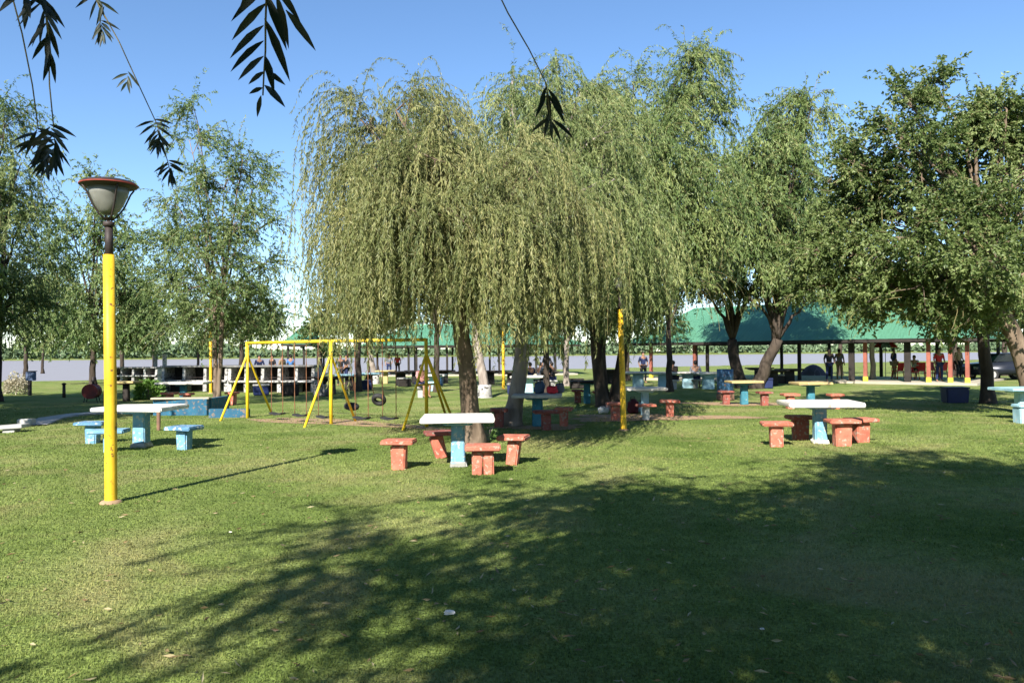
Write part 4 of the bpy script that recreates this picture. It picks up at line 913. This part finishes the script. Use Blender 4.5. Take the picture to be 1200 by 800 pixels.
# ------------------------------------------------------------------ shelters
def shelter(name, label, fl, fr, depth, eave, ridge, over=.5, posts_f=(), posts_b=(), floor=True, cat='shelter', postm=None, hipf=.22):
    d = fr - fl; L = d.length; t = thing(name, label, cat, fl, math.atan2(d.y, d.x))
    bm = B(); o_ = over; e = eave
    x0, x1, y0, y1 = -o_, L + o_, -o_, depth + o_; hp = (x1 - x0) * hipf
    v = [bm.verts.new(q) for q in ((x0, y0, e), (x1, y0, e), (x1, y1, e), (x0, y1, e), (x0 + hp, depth / 2, ridge), (x1 - hp, depth / 2, ridge))]
    for fc in ((0, 1, 5, 4), (1, 2, 5), (2, 3, 4, 5), (3, 0, 4)): bm.faces.new([v[i] for i in fc])
    r_ = bmesh.ops.solidify(bm, geom=list(bm.faces), thickness=.05)
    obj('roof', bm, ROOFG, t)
    bm = B()
    box(bm, (L / 2, y0 + .05, e - .085), (x1 - x0, .06, .16)); box(bm, (L / 2, y1 - .05, e - .085), (x1 - x0, .06, .16)); obj('fascia', bm, POSTD, t)
    bm = B(); tube(bm, [(x0 + hp, depth / 2, ridge + .02), (x1 - hp, depth / 2, ridge + .02)], .07, 8)
    for ex, ey in ((x0, y0), (x0, y1)): tube(bm, [(x0 + hp, depth / 2, ridge + .02), (ex, ey, e + .02)], .05, 6)
    for ex, ey in ((x1, y0), (x1, y1)): tube(bm, [(x1 - hp, depth / 2, ridge + .02), (ex, ey, e + .02)], .05, 6)
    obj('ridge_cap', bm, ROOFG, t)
    for x, y, mt in list(posts_f) + list(posts_b):
        if mt == 'r':
            bm = B(); box(bm, (x, y, e / 2 + .12), (.17, .17, e - .36), bev=.01); pst = obj('post', bm, POSTR, t)
            bm = B(); box(bm, (x, y, .17), (.20, .20, .34), bev=.012); obj('post_foot', bm, POSTY, pst)
        else:
            bm = B(); box(bm, (x, y, e / 2 - .05), (.16 if mt == 'd' else .28, .16, e - .1), bev=.01); obj('post', bm, POSTD, t)
    if floor:
        bm = B(); box(bm, (L / 2, depth / 2, .03), (L + .6, depth + .6, .14), bev=.015); obj('floor_slab', bm, SANDC, t)
    return t, L
fl, fr = G(748, 444.5), G(1138, 451.3)
def along(px, a=fl, c=fr):   # where a post at this column of the photograph stands on the front line
    best = min(range(401), key=lambda i: abs(proj_x(a.lerp(c, i / 400)) - px)); return (c - a).length * best / 400
def proj_x(p):
    q = CR.inverted() @ (Vector(p) - Vector((0, 0, EYE))); return 600 + FPX * q.x / -q.z
pf = [(along(px), .25, k) for px, k in [(761, 'r'), (827, 'd'), (812, 'r'), (935, 'd'), (997, 'b'), (1013, 'r'), (1062, 'b'), (1087, 'r'), (1113, 'r'), (1133, 'r')]]
Ls = (fr - fl).length
pb = [(Ls * k / 6, 7.7, 'd') for k in range(7)]
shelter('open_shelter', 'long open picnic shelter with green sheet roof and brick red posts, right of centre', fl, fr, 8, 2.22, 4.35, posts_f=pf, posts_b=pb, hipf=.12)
# yellow painted kerb pieces on the floor edge are part of the row of seats
fl2, fr2 = G(432, 441.5), G(672, 439)
L2 = (fr2 - fl2).length
pf2 = [(along(px, fl2, fr2), .2, 'd') for px in (432, 479, 488, 524, 585, 612, 629, 651)]
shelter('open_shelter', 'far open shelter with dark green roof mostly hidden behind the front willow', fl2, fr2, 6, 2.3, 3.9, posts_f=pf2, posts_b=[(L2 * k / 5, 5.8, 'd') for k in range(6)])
fl3, fr3 = G(336, 440), G(376, 439.5)
L3 = (fr3 - fl3).length
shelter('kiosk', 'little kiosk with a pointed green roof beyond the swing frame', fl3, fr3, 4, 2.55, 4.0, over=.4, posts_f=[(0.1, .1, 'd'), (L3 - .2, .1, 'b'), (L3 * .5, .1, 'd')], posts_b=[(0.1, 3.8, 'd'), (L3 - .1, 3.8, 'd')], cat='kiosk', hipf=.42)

# tent, parasol, chairs, car
p = G(953, 441); t = thing('dome_tent', 'small dark violet dome tent beyond the green-roofed shelter', 'tent', p)
bm = B()
for k in range(8): pass
lathe(bm, [(.85, 0), (.8, .22), (.68, .42), (.45, .62), (.2, .74), (0, .78)], 8); obj('canopy', bm, worn('violet tent cloth', (.10, .085, .12), None, 3), t)
bm = B(); prism(bm, [(-.25, 0), (.25, 0), (.15, .42), (0, .55), (-.15, .42)], .08, Matrix.Translation((0, -.76, 0)) @ Matrix.Rotation(R(-20), 4, 'X')); obj('door_flap', bm, worn('grey tent cloth', (.2, .18, .24), None, 3), t)
p = G(1038, 443); t = thing('parasol', 'red and white parasol beyond the shelter posts', 'parasol', p)
bm = B(); tube(bm, [(0, 0, 0), (0, 0, 2.25)], .02, 6); obj('pole', bm, WMAS, t)
for part, cols, nm in ((0, REDP, 'red_panels'), (1, WMAS, 'white_panels')):
    bm = B()
    for k in range(8):
        if k % 2 != part: continue
        a0, a1 = 2 * PI * k / 8, 2 * PI * (k + 1) / 8
        q = [(0, 0, 2.3)] + [(.45 * math.cos(a), .45 * math.sin(a), 2.14) for a in (a0, a1)] + [(.72 * math.cos(a), .72 * math.sin(a), 1.82) for a in (a1, a0)]
        vv = [bm.verts.new(x) for x in q]; bm.faces.new((vv[0], vv[1], vv[2])); bm.faces.new((vv[1], vv[4], vv[3], vv[2]))
    bmesh.ops.solidify(bm, geom=list(bm.faces), thickness=.01); obj(nm, bm, cols, t)
def make_chair():
    t = thing('plastic_chair', None, 'chair', group='red plastic chairs under the shelter')
    bm = B(); box(bm, (0, 0, .43), (.46, .44, .035), bev=.012); obj('seat', bm, REDP, t)
    bm = B(); box(bm, (0, .22, .67), (.44, .03, .44), rot=Euler((R(-10), 0, 0)), bev=.012); obj('backrest', bm, REDP, t)
    for x in (-1, 1):
        for y in (-1, 1):
            bm = B(); tube(bm, [(x * .23, y * .22, 0), (x * .19, y * .18, .42)], .022, 6); obj('leg', bm, REDP, t)
        bm = B(); tube(bm, [(x * .23, -.18, .42), (x * .24, -.16, .63), (x * .24, .2, .64)], .018, 6); obj('armrest', bm, REDP, t)
    return t
ch = make_chair()
for k, (px, py, rz, lab) in enumerate([(1052, 446, 200, 'red chair left of the dark thick shelter post'), (1070, 447, 30, 'red chair just right of the dark thick shelter post'), (1079, 446, 160, 'red chair close left of the rightmost-but-two red post'),
                                        (1094, 445, 10, 'red chair between the two red posts, left one'), (1103, 446, 190, 'red chair between the two red posts, right one'), (1121, 444, 90, 'red chair between the last two red posts')]):
    o = ch if k == 0 else copy_tree(ch); put(o, px, py, R(rz), lab, z=.1 )
def make_car():
    t = thing('parked_car', 'dark grey car parked in shade between the two right-hand trunks', 'car')
    body = worn('grey car paint', (.02, .024, .035), None, 2, rough=.3, bump=0, metallic=.3)
    bm = B(); prism(bm, [(-2.1, .3), (-2.12, .7), (-1.9, .88), (-1.1, .95), (-.5, 1.0), (1.2, 1.0), (1.95, .92), (2.1, .7), (2.1, .3)], 1.7); bmesh.ops.bevel(bm, geom=list(bm.edges), offset=.05, segments=2, affect='EDGES'); obj('body', bm, body, t, True)
    bm = B(); prism(bm, [(-1.0, .96), (-.45, 1.38), (.9, 1.42), (1.6, .97)], 1.42); bmesh.ops.bevel(bm, geom=list(bm.edges), offset=.05, segments=2, affect='EDGES'); obj('window', bm, GLASSV, t)
    bm = B(); prism(bm, [(-.5, 1.37), (-.4, 1.43), (.85, 1.47), (1.0, 1.40)], 1.3); obj('roof', bm, body, t)
    for x in (-1.35, 1.35):
        for y in (-.8, .8):
            bm = B(); tube(bm, [(x, y - .1, .32), (x, y + .1, .32)], .32, 18); w_ = obj('wheel', bm, RUBBER, t); bm = B(); tube(bm, [(x, y - .108, .32), (x, y + .108, .32)], .18, 12); obj('rim', bm, CONC, w_)
    for y in (-.6, .6):
        bm = B(); box(bm, (-2.1, y, .68), (.06, .3, .13), bev=.01); obj('headlight', bm, WMAS, t)
    return t
o = make_car(); put(o, 1176, 445, R(8), o['label'])

# ------------------------------------------------------------------ bags and litter
def cloth_bag(name, label, p, s, mat, seed, cat='bag'):
    rd = random.Random(seed); t = thing(name, label, cat, p, rd.uniform(-.5, .5))
    bm = B(); bmesh.ops.create_icosphere(bm, subdivisions=3, radius=1)
    for v in bm.verts:
        q = v.co.copy(); k = 1 + .12 * math.sin(q.x * 5 + seed) * math.sin(q.z * 6) + .06 * math.sin(q.y * 9 + q.z * 7)
        q = Vector([math.copysign(abs(c) ** .75, c) for c in q]) * k
        v.co = Vector((q.x * s[0] / 2, q.y * s[1] / 2, max(q.z, -.85) * s[2] / 2 + s[2] * .43))
    obj('bag_body', bm, mat, t, True)
    bm = B(); tube(bm, [(-s[0] * .2, -s[1] * .35, s[2] * .75), (-s[0] * .15, -s[1] * .3, s[2] * 1.1), (s[0] * .15, -s[1] * .3, s[2] * 1.1), (s[0] * .2, -s[1] * .35, s[2] * .75)], .012, 6); obj('strap', bm, BLACKM, t)
tb = G(633, 498); TZ = .765 + ground_z(tb.x, tb.y)
def ont(px, dy): q = V(px, 450, tb.y + dy); return (q.x, q.y, TZ)
cloth_bag('shoulder_bag', 'red shoulder bag on the grey-topped table', ont(647, -.05), (.26, .18, .20), worn('red cloth', (.55, .03, .05), None, 8), 1)
cloth_bag('backpack', 'grey backpack at the right end of the grey-topped table', ont(656, .2), (.2, .2, .26), worn('grey cloth', (.12, .13, .17), None, 8), 2)
cloth_bag('jacket', 'dark blue jacket heaped in the middle of the grey-topped table', ont(632, .15), (.26, .2, .30), worn('blue cloth', (.05, .09, .16), None, 8), 3, 'jacket')
cloth_bag('backpack', 'dark red backpack on the ground beside the second lamp post', tuple(G(742, 484)), (.32, .25, .42), worn('maroon cloth', (.10, .02, .025), None, 8), 4)
cloth_bag('plastic_bag', 'white plastic bag at the foot of the cluster of trunks', tuple(G(707, 484)), (.3, .22, .2), WHITE, 5)
cloth_bag('plastic_bag', 'pinkish bag left of the stool by the second lamp post', tuple(G(714, 481)), (.2, .2, .22), worn('pink cloth', (.5, .3, .26), None, 8), 6)
cloth_bag('cool_box', 'pale blue cool bag under the table by the second lamp', tuple(G(752, 483)), (.25, .2, .3), PALEBLUE, 7, 'cool bag')
for px, py, s, lab, sd in [(526, 723, .03, 'crumpled white paper scrap on the shaded foreground grass', 1), (893, 741, .012, 'tiny pale litter speck at right in the foreground shade', 2), (270, 626, .012, 'tiny white speck of litter on the sunlit grass edge at left', 3)]:
    bm = B(); bmesh.ops.create_icosphere(bm, subdivisions=2, radius=s); rd = random.Random(sd)
    for v in bm.verts: v.co = Vector((v.co.x * 1.3, v.co.y * .8, v.co.z * .5)) * rd.uniform(.65, 1.2)
    q = G(px, py); o = obj('paper_scrap', bm, WHITE); o.location = (q.x, q.y, .02 + s * .4); tag(o, lab, 'litter')

for k, (px, py, m_, lab) in enumerate([(474, 453, POSTD, 'dark cool box left of the right swing frame, far back'), (428, 457, NAVY, 'navy cool box by the light blue-topped far table'), (512, 452, DRUMB, 'blue cool box behind the right swing frame'),
        (604, 462, NAVY, 'navy cool box right of the grey leaning trunk'), (676, 455, POSTD, 'dark cool box left of the cluster of trunks'), (897, 455, NAVY, 'navy cool box right of the V-shaped trunk'), (912, 449, POSTD, 'dark cool box at the corner of the shelter floor'),
        (378, 464, GREYD, 'grey cool box beside the middle swing brace'), (340, 463, POSTD, 'dark cool box before the long barbecue row'), (306, 463, NAVY, 'navy cool box before the left end of the long barbecue row')]):
    p = G(px, py); t = thing('cool_box', lab, 'cool box', p, R(random.uniform(-25, 25)), 'cool boxes left on the grass')
    bm = B(); box(bm, (0, 0, .2), (.62, .4, .4), bev=.03, taper=1.06); obj('box_body', bm, m_, t); bm = B(); box(bm, (0, 0, .43), (.68, .45, .07), bev=.02); obj('lid', bm, CONC if k % 3 == 0 else m_, t)
# ------------------------------------------------------------------ people
SKIN = worn('skin', (.30, .16, .10), None, 5, rough=.6, bump=0)
HAIR = worn('dark hair', (.012, .009, .008), None, 30, rough=.6, bump=0)
def skin_mesh(name, verts, edges, rad, root=0, sub=1):
    me = bpy.data.meshes.new(name); me.from_pydata(verts, edges, []); o = bpy.data.objects.new(name, me); COL.objects.link(o)
    md = o.modifiers.new('s', 'SKIN'); ms = o.modifiers.new('u', 'SUBSURF'); ms.levels = sub; ms.render_levels = sub
    for i, sv in enumerate(me.skin_vertices[0].data): sv.radius = rad[i] if isinstance(rad[i], tuple) else (rad[i], rad[i]); sv.use_root = (i == root)
    md.use_smooth_shade = True
    dg = bpy.context.evaluated_depsgraph_get(); dg.update(); ev = o.evaluated_get(dg)
    out = bpy.data.meshes.new_from_object(ev); out.name = name
    bpy.data.objects.remove(o); return out
def person_meshes(pose):
    if pose == 'stand':
        J = dict(pel=(0, 0, .95), wst=(0, 0, 1.12), chs=(0, .01, 1.32), nk=(0, .01, 1.47), hd=(0, -.01, 1.56), tp=(0, 0, 1.68),
                 hl=(-.10, 0, .90), kl=(-.12, -.02, .50), al=(-.13, .02, .09), tl=(-.14, -.13, .03), hr=(.10, 0, .90), kr=(.12, -.03, .50), ar=(.13, .03, .09), tr=(.15, -.12, .03),
                 sl=(-.19, .01, 1.41), el=(-.26, .02, 1.13), wl=(-.24, -.10, .90), fl=(-.235, -.13, .79), sr=(.19, .01, 1.41), er=(.27, .03, 1.14), wr=(.22, -.14, .98), fr=(.17, -.20, .93))
    else:
        J = dict(pel=(0, 0, .52), wst=(0, .0, .69), chs=(0, -.03, .90), nk=(0, -.06, 1.05), hd=(0, -.09, 1.14), tp=(0, -.09, 1.26),
                 hl=(-.11, -.05, .50), kl=(-.14, -.46, .50), al=(-.14, -.44, .09), tl=(-.14, -.58, .03), hr=(.11, -.05, .50), kr=(.15, -.45, .50), ar=(.15, -.36, .09), tr=(.15, -.50, .03),
                 sl=(-.19, -.04, 1.00), el=(-.24, -.14, .76), wl=(-.16, -.36, .72), fl=(-.12, -.45, .70), sr=(.19, -.04, 1.00), er=(.24, -.12, .76), wr=(.14, -.34, .74), fr=(.10, -.43, .72))
    rad = dict(pel=(.145, .11), wst=(.125, .095), chs=(.155, .11), nk=.055, hd=.085, tp=.07, hl=.085, kl=.058, al=.042, tl=.035, hr=.085, kr=.058, ar=.042, tr=.035,
               sl=.058, el=.042, wl=.03, fl=.03, sr=.058, er=.042, wr=.03, fr=.03)
    E = [('pel', 'wst'), ('wst', 'chs'), ('chs', 'nk'), ('nk', 'hd'), ('hd', 'tp'), ('pel', 'hl'), ('hl', 'kl'), ('kl', 'al'), ('al', 'tl'), ('pel', 'hr'), ('hr', 'kr'), ('kr', 'ar'), ('ar', 'tr'),
         ('chs', 'sl'), ('sl', 'el'), ('el', 'wl'), ('wl', 'fl'), ('chs', 'sr'), ('sr', 'er'), ('er', 'wr'), ('wr', 'fr')]
    def mk(nm, keys, grow, root):
        k = [q for q in J if q in keys]; ix = {q: i for i, q in enumerate(k)}
        r_ = []
        for q in k:
            v = rad[q]; v = v if isinstance(v, tuple) else (v, v); r_.append((v[0] * grow, v[1] * grow))
        return skin_mesh(nm, [J[q] for q in k], [(ix[a], ix[b_]) for a, b_ in E if a in ix and b_ in ix], r_, ix[root])
    body = mk('body', set(J), 1.0, 'pel')
    J2 = dict(J)
    shirt = mk('shirt', {'wst', 'chs', 'sl', 'el', 'sr', 'er', 'pel'}, 1.16, 'pel')
    tr = mk('trousers', {'pel', 'hl', 'kl', 'hr', 'kr'} | ({'al', 'ar'} if pose == 'stand' else set()), 1.22, 'pel')
    bm = B(); bmesh.ops.create_icosphere(bm, subdivisions=2, radius=1); hd = Vector(J['hd'])
    for v in list(bm.verts):
        q = v.co
        v.co = hd + Vector((q.x * .098, q.y * .108 + .022, q.z * .11 + .075)) if not (q.y < -.2 and q.z < .35) else hd + Vector((q.x * .08, q.y * .05 + .03, q.z * .05 + .09))
    hair = bpy.data.meshes.new('hair'); bm.to_mesh(hair); bm.free()
    for p_ in hair.polygons: p_.use_smooth = True
    return body, shirt, tr, hair
PM = {k: person_meshes(k) for k in ('stand', 'sit')}
for ms in PM.values():
    for me in ms: me.materials.append(None)
def person(px, py, pose, rz, shirt, trous, label, z=0.0, s=1.0):
    t = thing('person', label, 'person', group='visitors of the park')
    for nm, me, mt in zip(('body', 'shirt', 'trousers', 'hair'), PM[pose], (SKIN, cloth(shirt), cloth(trous), HAIR)):
        o = bpy.data.objects.new(nm, me); COL.objects.link(o); o.parent = t
        o.material_slots[0].link = 'OBJECT'; o.material_slots[0].material = mt
    put(t, px, py, R(rz), label, z=z); t.scale = (s, s, s)
def cloth(c): return worn('cloth %.2f %.2f %.2f' % c, c, None, 6, rough=.9)
WH2, TN = (.45, .44, .4), (.28, .2, .12)
DK, NV, GR, RD, WH, PK, BL = (.02, .02, .025), (.02, .03, .09), (.16, .17, .2), (.45, .03, .03), (.6, .6, .6), (.5, .22, .22), (.06, .16, .38)
for a in [(304, 451, 'stand', 20, NV, DK, 'person in navy standing behind the first swing post'), (319, 449, 'stand', -30, DK, DK, 'person in black standing over the long barbecue row'),
          (331, 449, 'stand', 60, TN, NV, 'person in tan and navy beside the barbecue row'), (341, 446, 'stand', 180, BL, DK, 'person in blue shirt under the little kiosk'),
          (399, 452, 'stand', 10, DK, DK, 'person in black just right of the middle swing post'), (406, 450, 'stand', -60, DK, NV, 'person in black turned sideways right of the middle swing post'),
          (456, 441, 'stand', 0, GR, NV, 'person in grey by the river beyond the leaning brown trunk'), (466, 440, 'stand', 30, RD, DK, 'person in red by the river beyond the leaning brown trunk'),
          (493, 466, 'sit', 40, PK, NV, 'person in pink sitting low behind the right swing frame'), (545, 449, 'stand', 0, WH, NV, 'person in white shirt near the far shelter'),
          (613, 455, 'sit', 150, DK, NV, 'person in black seated at the left of the far group'), (622, 456, 'sit', 200, NV, DK, 'person in navy seated in the middle of the far group'),
          (632, 455, 'sit', 120, GR, DK, 'person in grey seated in the far group'), (641, 449, 'stand', -20, DK, DK, 'person in black standing right of the far group'),
          (648, 455, 'sit', 240, DK, NV, 'person seated at the right of the far group'), (754, 449, 'stand', 15, NV, DK, 'person in navy standing right of the second lamp post'),
          (790, 456, 'sit', 200, DK, DK, 'person in black seated at the far row of tables'), (815, 455, 'sit', 160, GR, NV, 'person in grey seated before the green-roofed shelter'),
          (972, 449, 'stand', 0, DK, NV, 'person in black under the shelter, left of the pair'), (984, 446, 'stand', 130, GR, TN, 'person in grey under the shelter, right of the pair'),
          (1048, 446, 'stand', 90, NV, TN, 'person in navy standing among the red chairs'), (1072, 446, 'sit', -40, WH2, DK, 'person in pale shirt seated on a red chair'),
          (1101, 449, 'stand', 0, RD, NV, 'person in red shirt between the red shelter posts'), (1124, 446, 'stand', 20, TN, DK, 'person in tan near the last red shelter post')]:
    zz = .1 if a[0] > 960 else 0.0
    person(*a, z=zz, s=.97)
# blocks the seated people sit on: plain concrete stools
st = make_stool(.42, .4, CONC, CONC, hgt=.42)
for k, (px, py, lab) in enumerate([(493, 466, 'grey stool under the person in pink'), (613, 455, 'grey stool under the leftmost seated person of the far group'), (622, 456, 'grey stool under the person in navy of the far group'),
                                   (632, 455, 'grey stool under the person in grey of the far group'), (648, 455, 'grey stool under the rightmost seated person of the far group'),
                                   (790, 456, 'grey stool under the person in black at the far row'), (815, 455, 'grey stool under the person in grey before the shelter')]):
    o = st if k == 0 else copy_tree(st); put(o, px, py, 0, lab, 'grey stools under seated visitors')

print('leaf faces', TOTAL[0])
